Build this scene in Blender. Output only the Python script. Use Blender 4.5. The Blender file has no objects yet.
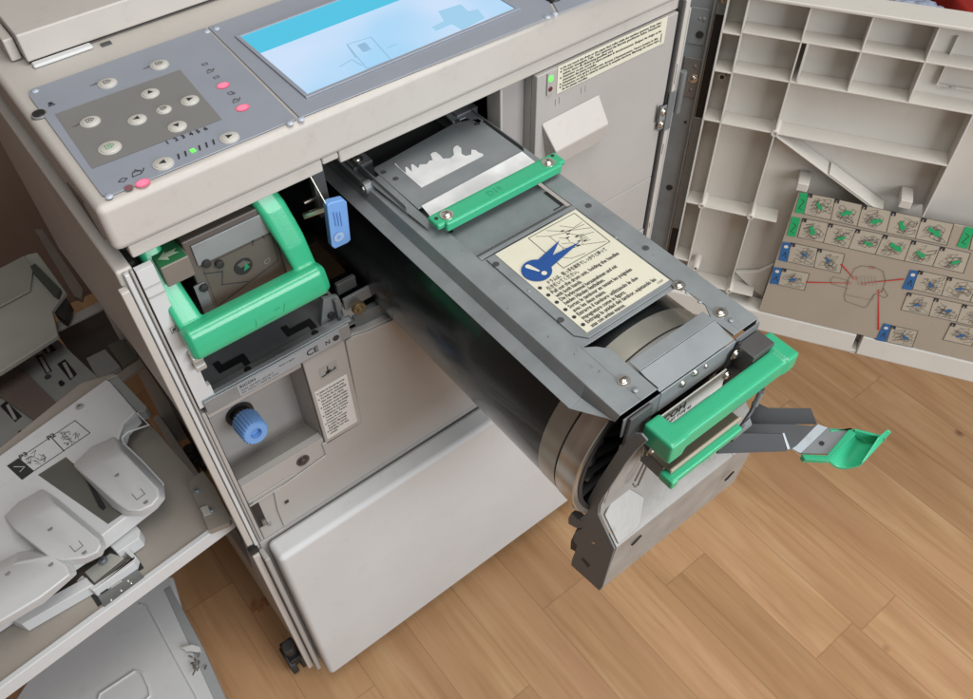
import bpy, bmesh, math, random
from mathutils import Vector, Matrix
random.seed(7)
S = bpy.context.scene
COL = S.collection
# ------------------------------------------------------------------ camera
CAM = Vector((-0.0766, -0.6444, 1.5851))
FOC = 834.57                                   # focal length for a picture 973 wide
AX = (Vector((0.7858395, -0.47939367, 0.39068912)),
      Vector((-0.61821193, -0.59215537, 0.51688107)),
      Vector((-0.01644085, -0.64771423, -0.76170596)))   # world axes seen from the camera (right, down, forward)
cd = bpy.data.cameras.new("camera"); cam = bpy.data.objects.new("camera", cd); COL.objects.link(cam)
rt = Vector((AX[0][0], AX[1][0], AX[2][0])); dn = Vector((AX[0][1], AX[1][1], AX[2][1])); fw = Vector((AX[0][2], AX[1][2], AX[2][2]))
Mc = Matrix((rt, -dn, -fw)).transposed().to_4x4(); Mc.translation = CAM
cam.matrix_world = Mc
cd.sensor_fit = 'HORIZONTAL'; cd.sensor_width = 36; cd.lens = 36 * FOC / 973; cd.clip_start = .02; cd.clip_end = 60
S.camera = cam
# ------------------------------------------------------------------ light
w = bpy.data.worlds.new("World"); S.world = w; w.use_nodes = True
w.node_tree.nodes["Background"].inputs[0].default_value = (.93, .97, 1, 1)
w.node_tree.nodes["Background"].inputs[1].default_value = .25
def area(name, loc, to, size, power, col):
    l = bpy.data.lights.new(name, 'AREA'); l.shape = 'RECTANGLE'; l.size, l.size_y = size; l.energy = power; l.color = col
    o = bpy.data.objects.new(name, l); COL.objects.link(o); o.location = loc
    o.rotation_euler = (Vector(to) - Vector(loc)).to_track_quat('-Z', 'Y').to_euler()
area("ceiling_light", (.35, -.6, 2.75), (.1, -.1, .6), (1.5, .8), 28, (1, .97, .92))
area("window_light", (.85, -2.6, 1.75), (.35, 0, .6), (2.0, 1.3), 68, (.95, .97, 1))
S.view_settings.view_transform = 'Standard'; S.view_settings.look = 'None'
S.view_settings.exposure = 0.0; S.view_settings.gamma = 1

# ------------------------------------------------------------------ measuring helpers
def ray(px, py):
    d = Vector((px - 486.5, py - 349.5, FOC))
    return Vector((AX[0].dot(d), AX[1].dot(d), AX[2].dot(d)))
def U(px, py, **k):                            # the point of the plane x=, y= or z= seen in that direction
    d = ray(px, py)
    for a, v in k.items():
        i = 'xyz'.index(a); return CAM + d * ((v - CAM[i]) / d[i])
# ------------------------------------------------------------------ materials
def hexl(h):
    c = [int(h[i:i+2], 16) / 255 for i in (0, 2, 4)]
    return tuple(x / 12.92 if x <= .04045 else ((x + .055) / 1.055) ** 2.4 for x in c)
MAT = {}
def mat(name, col, rough=.5, metal=0, noise=.06, nscale=14, bump=0, bscale=600, spec=.5, emit=None, alpha=1, coat=0, stretch=None, trans=0, dirt=0):
    if name in MAT: return MAT[name]
    m = bpy.data.materials.new(name); m.use_nodes = True; nt = m.node_tree; N = nt.nodes; Lk = nt.links
    b = N["Principled BSDF"]
    if isinstance(col, str): col = hexl(col)
    tc = N.new('ShaderNodeTexCoord'); mp = N.new('ShaderNodeMapping'); Lk.new(tc.outputs['Object'], mp.inputs[0])
    if stretch: mp.inputs['Scale'].default_value = stretch
    if noise:
        n = N.new('ShaderNodeTexNoise'); n.inputs['Scale'].default_value = nscale; n.inputs['Detail'].default_value = 5
        Lk.new(mp.outputs[0], n.inputs['Vector'])
        r = N.new('ShaderNodeMapRange'); r.inputs['From Min'].default_value = .3; r.inputs['From Max'].default_value = .7
        r.inputs['To Min'].default_value = 1 - noise; r.inputs['To Max'].default_value = 1 + noise
        Lk.new(n.outputs[0], r.inputs[0])
        x = N.new('ShaderNodeMix'); x.data_type = 'RGBA'; x.blend_type = 'MULTIPLY'; x.inputs[0].default_value = 1
        x.inputs[6].default_value = (*col, 1)
        cb = N.new('ShaderNodeCombineColor')
        for i in range(3): Lk.new(r.outputs[0], cb.inputs[i])
        Lk.new(cb.outputs[0], x.inputs[7]); out = x.outputs[2]
        if dirt:
            n2 = N.new('ShaderNodeTexNoise'); n2.inputs['Scale'].default_value = 38; n2.inputs['Detail'].default_value = 8; n2.inputs['Roughness'].default_value = .7
            Lk.new(mp.outputs[0], n2.inputs['Vector'])
            r3 = N.new('ShaderNodeMapRange'); r3.inputs['From Min'].default_value = .56; r3.inputs['From Max'].default_value = .78
            r3.inputs['To Min'].default_value = 0; r3.inputs['To Max'].default_value = dirt
            Lk.new(n2.outputs[0], r3.inputs[0])
            y = N.new('ShaderNodeMix'); y.data_type = 'RGBA'; Lk.new(r3.outputs[0], y.inputs[0]); Lk.new(out, y.inputs[6])
            y.inputs[7].default_value = (col[0]*.45, col[1]*.4, col[2]*.35, 1); out = y.outputs[2]
        Lk.new(out, b.inputs['Base Color'])
        r2 = N.new('ShaderNodeMapRange'); r2.inputs['From Min'].default_value = .3; r2.inputs['From Max'].default_value = .7
        r2.inputs['To Min'].default_value = rough * .88; r2.inputs['To Max'].default_value = min(1, rough * 1.12)
        Lk.new(n.outputs[0], r2.inputs[0]); Lk.new(r2.outputs[0], b.inputs['Roughness'])
    else:
        b.inputs['Base Color'].default_value = (*col, 1); b.inputs['Roughness'].default_value = rough
    b.inputs['Metallic'].default_value = metal; b.inputs['Specular IOR Level'].default_value = spec
    b.inputs['Coat Weight'].default_value = coat; b.inputs['Coat Roughness'].default_value = .08
    if trans: b.inputs['Transmission Weight'].default_value = trans
    if emit:
        b.inputs['Emission Color'].default_value = (*emit[:3], 1); b.inputs['Emission Strength'].default_value = emit[3]
    if bump:
        bn = N.new('ShaderNodeTexNoise'); bn.inputs['Scale'].default_value = bscale; bn.inputs['Detail'].default_value = 2
        Lk.new(mp.outputs[0], bn.inputs['Vector'])
        bu = N.new('ShaderNodeBump'); bu.inputs['Strength'].default_value = bump; bu.inputs['Distance'].default_value = .0006
        Lk.new(bn.outputs[0], bu.inputs['Height']); Lk.new(bu.outputs[0], b.inputs['Normal'])
    MAT[name] = m; return m
shell = mat('cream_shell', (.485, .458, .425), .5, noise=.035, nscale=7, bump=.25, bscale=900, dirt=.22)
shell2 = mat('white_shell', (.575, .585, .59), .5, noise=.03, nscale=6, bump=.25, bscale=900, dirt=.18)
inner = mat('inner_grey_plastic', (.385, .368, .35), .55, noise=.035, nscale=9, bump=.25, bscale=800, dirt=.14)  # base colour darkened to take in the shade behind the fascia
doorm = mat('door_plastic', (.53, .505, .46), .5, noise=.04, nscale=9, bump=.2, bscale=800, dirt=.12)
panel = mat('panel_film', (.27, .295, .345), .42, noise=.03, nscale=20, bump=.1)
panel2 = mat('panel_film_grey', (.20, .20, .195), .4, noise=.03)
btn = mat('button_cap', (.52, .51, .47), .35, noise=.02)
ink = mat('print_ink', (.025, .027, .03), .6, noise=0)
inkg = mat('print_ink_grey', (.13, .13, .13), .6, noise=0)
inkl = mat('print_ink_pale', (.26, .25, .23), .6, noise=0)
steel = mat('zinc_sheet', (.265, .288, .30), .46, metal=.35, noise=.10, nscale=25, bump=.06, bscale=300, dirt=.3, stretch=(1, 1, 1))
steel2 = mat('zinc_sheet_dark', (.155, .165, .17), .55, metal=.1, noise=.08, nscale=22, dirt=.25)
steeld = mat('dark_steel', (.085, .088, .09), .5, metal=.4, noise=.12, nscale=20)
chrome = mat('screw_chrome', (.72, .68, .62), .25, metal=1, noise=.06, nscale=90)
brass = mat('ring_metal', (.62, .59, .53), .24, metal=.85, noise=.22, nscale=5, stretch=(1, 14, 1), dirt=.35)
brass2 = mat('ring_metal_pale', (.46, .44, .38), .3, metal=.75, noise=.16, nscale=9)
hinge = mat('hinge_plate', (.22, .205, .195), .4, metal=.4, noise=.1)
black = mat('black_plastic', (.018, .018, .019), .5, noise=.2, nscale=20)
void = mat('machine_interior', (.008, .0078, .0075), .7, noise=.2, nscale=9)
inkdrum = mat('drum_screen', (.013, .016, .016), .2, noise=.45, nscale=7, spec=.6, bump=.25, bscale=1400, coat=.35)
green = mat('green_plastic', (.034, .385, .195), .27, noise=.04, nscale=12, spec=.6, bump=.2, bscale=500, dirt=.22)
greend = mat('green_plastic_dark', (.03, .36, .17), .4, noise=.05)
bluep = mat('blue_plastic', (.16, .33, .66), .38, noise=.05, nscale=20)
bluel = mat('blue_label', (.02, .12, .32), .5, noise=0)
blueb = mat('sign_blue', (.012, .07, .27), .45, noise=0)
cream = mat('label_cream', (.66, .64, .52), .45, noise=.02, nscale=30)
white = mat('label_white', (.64, .64, .62), .45, noise=.04, nscale=30)
paperw = mat('worn_foil', (.72, .73, .74), .4, metal=.1, noise=.1, nscale=40)
tanl = mat('label_taupe', (.36, .315, .255), .5, noise=.03)
tanl2 = mat('label_taupe_light', (.42, .38, .31), .5, noise=.03)
redi = mat('print_red', (.52, .02, .02), .5, noise=0)
greeni = mat('print_green', (.01, .36, .13), .5, noise=0)
brown = mat('brown_tint_plastic', (.105, .09, .08), .35, noise=.08, nscale=14)
clear = mat('frosted_plastic', (.62, .6, .55), .2, noise=.05, trans=.35)
tray = mat('tray_beige', (.30, .27, .235), .5, noise=.05, nscale=10, dirt=.2)
trayg = mat('tray_greyish', (.30, .31, .30), .5, noise=.07, dirt=.2)
pinkled = mat('led_pink', (.9, .12, .2), .4, noise=0, emit=(1, .16, .26, 1.0))
dimled = mat('led_dim', (.22, .10, .11), .4, noise=0)
greenled = mat('led_green', (.1, .8, .1), .4, noise=0, emit=(.16, 1, .1, .9))
redoff = mat('led_off', (.12, .02, .02), .3, noise=0)
lcd = mat('screen_white_blue', (.06, .08, .09), .25, noise=0, emit=(.44, .66, .93, .90))
lcd2 = mat('screen_cyan', (.03, .08, .09), .25, noise=0, emit=(.06, .55, .80, .85))
def lcd_grad():
    m = MAT['screen_white_blue']; nt = m.node_tree; N = nt.nodes; L = nt.links; b = N['Principled BSDF']
    tc = N.new('ShaderNodeTexCoord'); n = N.new('ShaderNodeTexNoise'); n.inputs['Scale'].default_value = 9; n.inputs['Detail'].default_value = 1
    L.new(tc.outputs['Object'], n.inputs['Vector']); r = N.new('ShaderNodeValToRGB'); e = r.color_ramp.elements
    e[0].position = .3; e[0].color = (.36, .66, .93, 1); e[1].position = .68; e[1].color = (.60, .74, .96, 1)
    L.new(n.outputs[0], r.inputs[0]); L.new(r.outputs[0], b.inputs['Emission Color'])
lcd_grad()
lcd3 = mat('screen_line', (.05, .07, .08), .25, noise=0, emit=(.29, .52, .74, .82))
bluebag = mat('pale_blue_bag', (.45, .52, .66), .35, noise=.1)
redbag = mat('red_cloth', (.5, .03, .02), .6, noise=.1)
blackbag = mat('black_film', (.02, .02, .022), .3, noise=.3, nscale=30)
# brighter variation of the LCD: soft blotches where the backlight is uneven
def wood_mat():
    m = bpy.data.materials.new('vinyl_wood'); m.use_nodes = True; nt = m.node_tree; N = nt.nodes; Lk = nt.links; b = N["Principled BSDF"]
    at = N.new('ShaderNodeAttribute'); at.attribute_name = 'tone'
    tc = N.new('ShaderNodeTexCoord')
    off = N.new('ShaderNodeVectorMath'); off.operation = 'SCALE'; Lk.new(at.outputs['Color'], off.inputs[0]); off.inputs['Scale'].default_value = 9
    ad = N.new('ShaderNodeVectorMath'); Lk.new(tc.outputs['Object'], ad.inputs[0]); Lk.new(off.outputs[0], ad.inputs[1])
    def ns(sc, det, st, dist=0):
        mp = N.new('ShaderNodeMapping'); mp.inputs['Scale'].default_value = st; Lk.new(ad.outputs[0], mp.inputs[0])
        n = N.new('ShaderNodeTexNoise'); n.inputs['Scale'].default_value = sc; n.inputs['Detail'].default_value = det; n.inputs['Distortion'].default_value = dist
        Lk.new(mp.outputs[0], n.inputs['Vector']); return n.outputs[0]
    g1 = ns(22, 6, (1, .12, 1), .8); g2 = ns(120, 6, (1, .035, 1), .35); g3 = ns(6, 3, (1, .35, 1), .5)
    r1 = N.new('ShaderNodeValToRGB'); e = r1.color_ramp.elements
    e[0].position = .18; e[0].color = (*hexl('a47f59'), 1); e[1].position = .84; e[1].color = (*hexl('caa87f'), 1)
    q = e.new(.5); q.color = (*hexl('b89168'), 1)
    def mix(a, bb, f, t='MIX'):
        x = N.new('ShaderNodeMix'); x.data_type = 'RGBA'; x.blend_type = t
        if isinstance(f, float): x.inputs[0].default_value = f
        else: Lk.new(f, x.inputs[0])
        for i, v in ((6, a), (7, bb)):
            if isinstance(v, tuple): x.inputs[i].default_value = v
            else: Lk.new(v, x.inputs[i])
        return x.outputs[2]
    def mr(v, a, bb, c, d):
        r = N.new('ShaderNodeMapRange'); Lk.new(v, r.inputs[0])
        for i, k in enumerate((a, bb, c, d)): r.inputs[i + 1].default_value = k
        return r.outputs[0]
    Lk.new(g1, r1.inputs[0]); c = r1.outputs[0]
    c = mix(c, (*hexl('ae8463'), 1), mr(g3, .45, .75, 0, .65))
    c = mix(c, (*hexl('8f6543'), 1), mr(g2, .50, .75, 0, .38))
    # per-plank tone
    sp = N.new('ShaderNodeSeparateColor'); Lk.new(at.outputs['Color'], sp.inputs[0])
    cb = N.new('ShaderNodeCombineColor')
    Lk.new(mr(sp.outputs[0], 0, 1, .82, 1.10), cb.inputs[0]); Lk.new(mr(sp.outputs[0], 0, 1, .78, 1.10), cb.inputs[1]); Lk.new(mr(sp.outputs[0], 0, 1, .74, 1.12), cb.inputs[2])
    c = mix(c, cb.outputs[0], 1.0, 'MULTIPLY')
    # knots
    vo = N.new('ShaderNodeTexVoronoi'); vo.inputs['Scale'].default_value = 2.6; Lk.new(ad.outputs[0], vo.inputs['Vector'])
    c = mix(c, (*hexl('5e3f28'), 1), mr(vo.outputs['Distance'], .018, .04, .75, 0))
    # seams from the plank's own uv
    uv = N.new('ShaderNodeUVMap'); sx = N.new('ShaderNodeSeparateXYZ'); Lk.new(uv.outputs[0], sx.inputs[0])
    def edge(o, wd):
        a = N.new('ShaderNodeMath'); a.operation = 'SUBTRACT'; Lk.new(o, a.inputs[0]); a.inputs[1].default_value = .5
        bb = N.new('ShaderNodeMath'); bb.operation = 'ABSOLUTE'; Lk.new(a.outputs[0], bb.inputs[0])
        return mr(bb.outputs[0], .5 - wd, .5, 0, 1)
    mx = N.new('ShaderNodeMath'); mx.operation = 'MAXIMUM'; Lk.new(edge(sx.outputs[0], .016), mx.inputs[0]); Lk.new(edge(sx.outputs[1], .0022), mx.inputs[1])
    sm = N.new('ShaderNodeMath'); sm.operation = 'MULTIPLY'; Lk.new(mx.outputs[0], sm.inputs[0]); sm.inputs[1].default_value = .5
    c = mix(c, (*hexl('7c5a40'), 1), sm.outputs[0])
    Lk.new(c, b.inputs['Base Color']); b.inputs['Roughness'].default_value = .42; b.inputs['Specular IOR Level'].default_value = .35
    bu = N.new('ShaderNodeBump'); bu.inputs['Strength'].default_value = .12; bu.inputs['Distance'].default_value = .0006; Lk.new(g2, bu.inputs['Height']); Lk.new(bu.outputs[0], b.inputs['Normal'])
    return m
# ------------------------------------------------------------------ mesh builder
GL = {}
def glyphs(s, bold):
    k = (s, bold)
    if k not in GL:
        c = bpy.data.curves.new('t', 'FONT'); c.body = s; c.size = 1; c.resolution_u = 2
        c.offset = .018 if bold else 0
        o = bpy.data.objects.new('t', c); me = bpy.data.meshes.new_from_object(o)
        GL[k] = ([tuple(v.co) for v in me.vertices], [tuple(p.vertices) for p in me.polygons])
        bpy.data.objects.remove(o); bpy.data.curves.remove(c); bpy.data.meshes.remove(me)
    return GL[k]
class MB:
    def __init__(s): s.v = []; s.f = []; s.mi = []; s.mats = []
    def k(s, m):
        if m not in s.mats: s.mats.append(m)
        return s.mats.index(m)
    def add(s, vs, fs, m):
        n = len(s.v); s.v += [Vector(p) for p in vs]; i = s.k(m)
        for f in fs: s.f.append([n + j for j in f]); s.mi.append(i)
        return s
    def face(s, pts, m): return s.add(pts, [list(range(len(pts)))], m)
    def box(s, a, b, m, M=None):
        x0, y0, z0 = a; x1, y1, z1 = b
        P = [Vector(p) for p in ((x0,y0,z0),(x1,y0,z0),(x1,y1,z0),(x0,y1,z0),(x0,y0,z1),(x1,y0,z1),(x1,y1,z1),(x0,y1,z1))]
        if M: P = [M @ p for p in P]
        return s.add(P, [(0,3,2,1),(4,5,6,7),(0,1,5,4),(1,2,6,5),(2,3,7,6),(3,0,4,7)], m)
    def prism(s, pts, vec, m):
        P = [Vector(p) for p in pts]; n = len(P); vec = Vector(vec)
        return s.add(P + [p + vec for p in P], [list(range(n))[::-1], list(range(n, 2*n))] + [(i, (i+1) % n, n + (i+1) % n, n + i) for i in range(n)], m)
    def lathe(s, o, ax, prof, m, n=48, cap=True):       # prof = [(dist along axis, radius)]
        o = Vector(o); ax = Vector(ax).normalized(); u = ax.orthogonal().normalized(); w_ = ax.cross(u)
        P = []; F = []
        for d, r in prof:
            for i in range(n):
                a = 2 * math.pi * i / n; P.append(o + ax * d + (u * math.cos(a) + w_ * math.sin(a)) * r)
        for j in range(len(prof) - 1):
            for i in range(n): F.append((j*n + i, j*n + (i+1) % n, (j+1)*n + (i+1) % n, (j+1)*n + i))
        if cap: F.append(list(range(n))[::-1]); F.append([(len(prof)-1)*n + i for i in range(n)])
        return s.add(P, F, m)
    def cyl(s, a, b, r, m, n=24):
        a = Vector(a); b = Vector(b); return s.lathe(a, b - a, [(0, r), ((b - a).length, r)], m, n)
    def tube(s, pts, r, m, n=12):
        pts = [Vector(p) for p in pts]; P = []; F = []; up = None
        for i, p in enumerate(pts):
            t = (pts[min(i+1, len(pts)-1)] - pts[max(i-1, 0)]).normalized()
            if up is None: up = t.orthogonal().normalized()
            up = (up - t * up.dot(t)).normalized(); w_ = t.cross(up)
            for j in range(n):
                a = 2 * math.pi * j / n; P.append(p + (up * math.cos(a) + w_ * math.sin(a)) * r)
        for i in range(len(pts) - 1):
            for j in range(n): F.append((i*n + j, i*n + (j+1) % n, (i+1)*n + (j+1) % n, (i+1)*n + j))
        F.append(list(range(n))[::-1]); F.append([(len(pts)-1)*n + j for j in range(n)])
        return s.add(P, F, m)
    def sweep(s, pts, secs, m):                        # section loops already placed
        n = len(secs[0]); P = [p for q in secs for p in q]; F = []
        for i in range(len(secs) - 1):
            for j in range(n): F.append((i*n + j, i*n + (j+1) % n, (i+1)*n + (j+1) % n, (i+1)*n + j))
        F.append(list(range(n))[::-1]); F.append([(len(secs)-1)*n + j for j in range(n)])
        return s.add(P, F, m)
    def text(s, t, M, size, m, width=None, bold=False, align='L'):
        vs, fs = glyphs(t, bold)
        if not vs: return s
        x1 = max(v[0] for v in vs); x0 = min(v[0] for v in vs)
        k = size; kx = k if not width else width / max(1e-6, x1 - x0)
        ox = {'L': -x0, 'C': -(x0 + x1) / 2, 'R': -x1}[align]
        return s.add([M @ Vector(((v[0] + ox) * kx, v[1] * k, 0)) for v in vs], fs, m)
    def line(s, pts, wd, M, m, closed=False):          # flat printed line in the plane of M
        P = [Vector((p[0], p[1], 0)) for p in pts]
        if closed: P.append(P[0])
        for a, b in zip(P, P[1:]):
            d = b - a
            if d.length < 1e-7: continue
            d.normalize(); q = Vector((-d.y, d.x, 0)) * wd / 2; e_ = d * wd * .4
            s.add([M @ (a - q - e_), M @ (b - q + e_), M @ (b + q + e_), M @ (a + q - e_)], [(0, 1, 2, 3)], m)
        return s
    def disc(s, c, r, M, m, n=20, r2=None, z=0):
        return s.add([M @ Vector((c[0] + r * math.cos(2*math.pi*i/n), c[1] + (r2 or r) * math.sin(2*math.pi*i/n), z)) for i in range(n)], [list(range(n))], m)
    def build(s, name, parent=None, bevel=0, seg=2, angle=40, recalc=True, kind=None, label=None):
        off = Vector()
        p = parent
        while p is not None: off += p.location; p = p.parent
        me = bpy.data.meshes.new(name)
        me.from_pydata([tuple(v - off) for v in s.v], [], s.f)
        for m in s.mats: me.materials.append(m)
        me.polygons.foreach_set('material_index', s.mi)
        if recalc:
            bm = bmesh.new(); bm.from_mesh(me); bmesh.ops.recalc_face_normals(bm, faces=bm.faces); bm.to_mesh(me); bm.free()
        me.shade_smooth(); me.set_sharp_from_angle(angle=math.radians(angle)); me.update()
        o = bpy.data.objects.new(name, me); COL.objects.link(o); o.parent = parent
        if bevel:
            b = o.modifiers.new('bevel', 'BEVEL'); b.width = bevel; b.segments = seg; b.limit_method = 'ANGLE'; b.angle_limit = math.radians(angle); b.harden_normals = True
        if kind: o['kind'] = kind
        if label: o['label'] = label
        return o
def split(s, name, parent=None, gap=.0015, **kw):
    # one object for every separate piece (pieces that touch stay together)
    n = len(s.v); par = list(range(n))
    def find(i):
        while par[i] != i: par[i] = par[par[i]]; i = par[i]
        return i
    for f in s.f:
        for j in f[1:]: par[find(f[0])] = find(j)
    isl = {}
    for k, f in enumerate(s.f): isl.setdefault(find(f[0]), []).append(k)
    G = []
    for fs in isl.values():
        vs = [s.v[i] for k in fs for i in s.f[k]]
        G.append([fs, [min(v[a] for v in vs) - gap for a in range(3)], [max(v[a] for v in vs) + gap for a in range(3)]])
    ch = True
    while ch:
        ch = False
        for i in range(len(G)):
            for j in range(i + 1, len(G)):
                if all(G[i][1][a] <= G[j][2][a] and G[j][1][a] <= G[i][2][a] for a in range(3)):
                    G[i] = [G[i][0] + G[j][0], [min(G[i][1][a], G[j][1][a]) for a in range(3)], [max(G[i][2][a], G[j][2][a]) for a in range(3)]]
                    G.pop(j); ch = True; break
            if ch: break
    out = []
    for fs, _, _ in G:
        q = MB(); q.mats = list(s.mats); mp = {}
        for k in fs:
            f = []
            for i in s.f[k]:
                if i not in mp: mp[i] = len(q.v); q.v.append(s.v[i])
                f.append(mp[i])
            q.f.append(f); q.mi.append(s.mi[k])
        out.append(q.build(name, parent, **kw))
    return out
def fr(o, u, v):
    u = Vector(u).normalized(); v = Vector(v); v = (v - u * v.dot(u)).normalized(); n = u.cross(v)
    M = Matrix((u, v, n)).transposed().to_4x4(); M.translation = Vector(o); return M
def thing(name, label, cat, loc=(0, 0, 0), group=None):
    o = bpy.data.objects.new(name, None); COL.objects.link(o); o.location = loc; o.empty_display_size = .1
    o['label'] = label; o['category'] = cat
    if group: o['group'] = group
    return o
def screw(mb, p, nrm, r=.0042, m=chrome, washer=True):
    p = Vector(p); nrm = Vector(nrm).normalized()
    if washer: mb.lathe(p, nrm, [(0, r*1.55), (.0008, r*1.5)], m, 20)
    mb.lathe(p, nrm, [(0, r), (r*.45, r*.92), (r*.7, r*.55), (r*.72, .0003)], m, 20, cap=False)
    M = Matrix.Identity(4); u = nrm.orthogonal().normalized(); v = nrm.cross(u)
    for a in (.4, .4 + math.pi/2):
        d = u * math.cos(a) + v * math.sin(a); q = nrm.cross(d); c = p + nrm * (r * .735)
        mb.add([c - d*r*.5 - q*r*.09, c + d*r*.5 - q*r*.09, c + d*r*.5 + q*r*.09, c - d*r*.5 + q*r*.09], [(0,1,2,3)], steeld)
def rivet(mb, p, nrm, r=.003, m=steel):
    mb.lathe(p, nrm, [(0, r), (r*.3, r*.9), (r*.5, r*.5), (r*.52, .0002)], m, 16, cap=False)
TXT_Y = ['Do not touch this part. Do not put your hand inside.', 'Keep hands away from the moving parts of the unit.']
def V(*a): return Vector(a)

# ================================================================== SETTING
def floor():
    me_v = []; me_f = []; tone = []; uvs = []
    W0, L0 = .113, .93; rnd = random.Random(3)
    fixed = {0: -.283, 1: -.561, -2: -.167, -1: .31, 2: .35, 3: -.16}
    for k in range(-22, 38):
        x0 = .632 + W0 * k; x1 = x0 + W0
        j = fixed.get(k, rnd.uniform(-.4, .4)); y = j - L0 * 3
        y = max(y, -2.6)
        ys = [-2.6] + [j + L0 * i for i in range(-3, 6) if -2.55 < j + L0 * i < 2.95] + [3.0]
        for a, b in zip(ys, ys[1:]):
            n = len(me_v); me_v += [(x0, a, 0), (x1, a, 0), (x1, b, 0), (x0, b, 0)]; me_f.append((n, n+1, n+2, n+3))
            t = (rnd.random(), rnd.random(), rnd.random()); tone.append(t)
            uvs += [(0, 0), (1, 0), (1, 1), (0, 1)]
    me = bpy.data.meshes.new('floor'); me.from_pydata(me_v, [], me_f)
    at = me.attributes.new('tone', 'FLOAT_COLOR', 'FACE')
    for i, t in enumerate(tone): at.data[i].color = (*t, 1)
    uv = me.uv_layers.new(name='UVMap')
    for i, u in enumerate(uvs): uv.data[i].uv = u
    me.materials.append(wood_mat())
    o = bpy.data.objects.new('floor', me); COL.objects.link(o); o['kind'] = 'structure'
floor()
wm = mat('wall_paint', (.17, .115, .09), .8, noise=.08, nscale=4)
wb = MB().box((-2.2, 1.25, 0), (4.6, 1.35, 2.6), wm).build('wall_back', kind='structure')
wl = MB().box((-1.5, -1.2, 0), (-1.4, 1.2495, 2.6), wm).build('light_block_wall', kind='structure')  # unseen side wall, added to block ambient light from the left

# ================================================================== DUPLICATOR
dup = thing('duplicator', 'cream office duplicator with touch screen panel, front door open and its lower cover closed', 'printing machine', (.37, .3, 0))
# --- cabinet (left side, back, right side, inner floor)
b = MB()
b.prism([V(-.012, y, z) for y, z in ((.004, .06), (.62, .06), (.62, .16), (.14, .22), (.03, .5295), (.004, .5295))], (.016, 0, 0), shell)               # left side, lower
b.box((-.012, .004, .53), (.004, .018, .7705), shell)            # narrow post in front of the feed opening
b.prism([V(-.012, y, z) for y, z in ((.004, .771), (.018, .771), (.07, .787), (.193, .767), (.38, .708), (.62, .640), (.62, 1.052), (.004, 1.052))], (.016, 0, 0), shell)
b.box((.742, .004, .06), (.758, .62, 1.052), shell)
b.box((.004, .604, .06), (.742, .62, 1.052), shell)
b.build('cabinet', dup, bevel=.003)
b = MB()
b.box((-.0165, -.006, .535), (-.008, .0035, 1.035), shell); b.box((-.0065, -.003, .52), (-.0015, .003, 1.05), shell2)
b.box((.0, -.001, .518), (.003, .006, 1.05), inner)
b.box((-.0165, -.008, .065), (-.006, .003, .505), shell); b.box((-.005, -.02, .065), (.003, .003, .50), inner)
split(b, 'corner_trim', dup, bevel=.002)
b = MB().box((-.0175, -.005, .507), (-.004, .004, .517), black)
b.build('trim_gap', dup)
# inner lining: feed opening interior and drum bay
b = MB()
b.box((.0045, .075, .532), (.06, .60, .54), mat('dark_brown_plastic', (.085, .066, .055), .5, noise=.1)); b.box((.06, .075, .5405), (.066, .60, .79), MAT['dark_brown_plastic']); b.box((.03, .075, .07), (.036, .60, .5315), MAT['dark_brown_plastic']); b.box((.012, .10, .541), (.05, .16, .60), trayg); b.box((.02, .22, .541), (.055, .42, .64), MAT['dark_brown_plastic'])
b.build('feed_opening_lining', dup)
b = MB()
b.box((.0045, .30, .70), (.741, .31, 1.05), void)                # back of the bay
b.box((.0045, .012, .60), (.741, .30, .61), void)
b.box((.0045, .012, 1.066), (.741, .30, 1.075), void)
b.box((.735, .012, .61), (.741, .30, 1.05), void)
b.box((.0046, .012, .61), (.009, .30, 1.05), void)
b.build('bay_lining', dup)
# --- top cover (fascia)
b = MB()
x0, x1 = -.004, .742
b.box((x0, 0, 1.0735), (x1, .62, 1.1245), shell)
o = b.build('top_cover', dup, bevel=.0075, seg=4)
b = MB()
b.box((x0 + .012, .004, 1.0585), (.212, .055, 1.0732), shell)
b.box((.232, .004, 1.0585), (x1 - .004, .055, 1.0732), shell)
b.box((.2125, .004, 1.0655), (.2315, .055, 1.0732), shell)
b.box((.0, .06, 1.0525), (.742, .62, 1.0732), shell)
b.build('fascia_lip', dup, bevel=.002)
# rear step and side grip recess, its shade painted as a thin dark insert
b = MB().prism([(-.0055, .10, 1.095), (-.0055, .045, 1.105), (-.0055, .02, 1.078), (-.0055, .05, 1.080)], (.003, 0, 0), brown)
b.build('grip_shade_insert', dup, bevel=.0005)
# scanner lid
b = MB()
b.box((.03, .268, 1.1285), (.72, .61, 1.1585), shell)
b.box((.032, .258, 1.1248), (.095, .2678, 1.1290), shell2)
b.box((.018, .285, 1.126), (.029, .33, 1.150), shell)
b.build('scanner_lid', dup, bevel=.006, seg=3)
b = MB()
b.box((.0335, .275, 1.1247), (.715, .60, 1.1284), black)
b.box((.103, .256, 1.1246), (.114, .262, 1.1262), steeld)
b.build('lid_gasket', dup)
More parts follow.
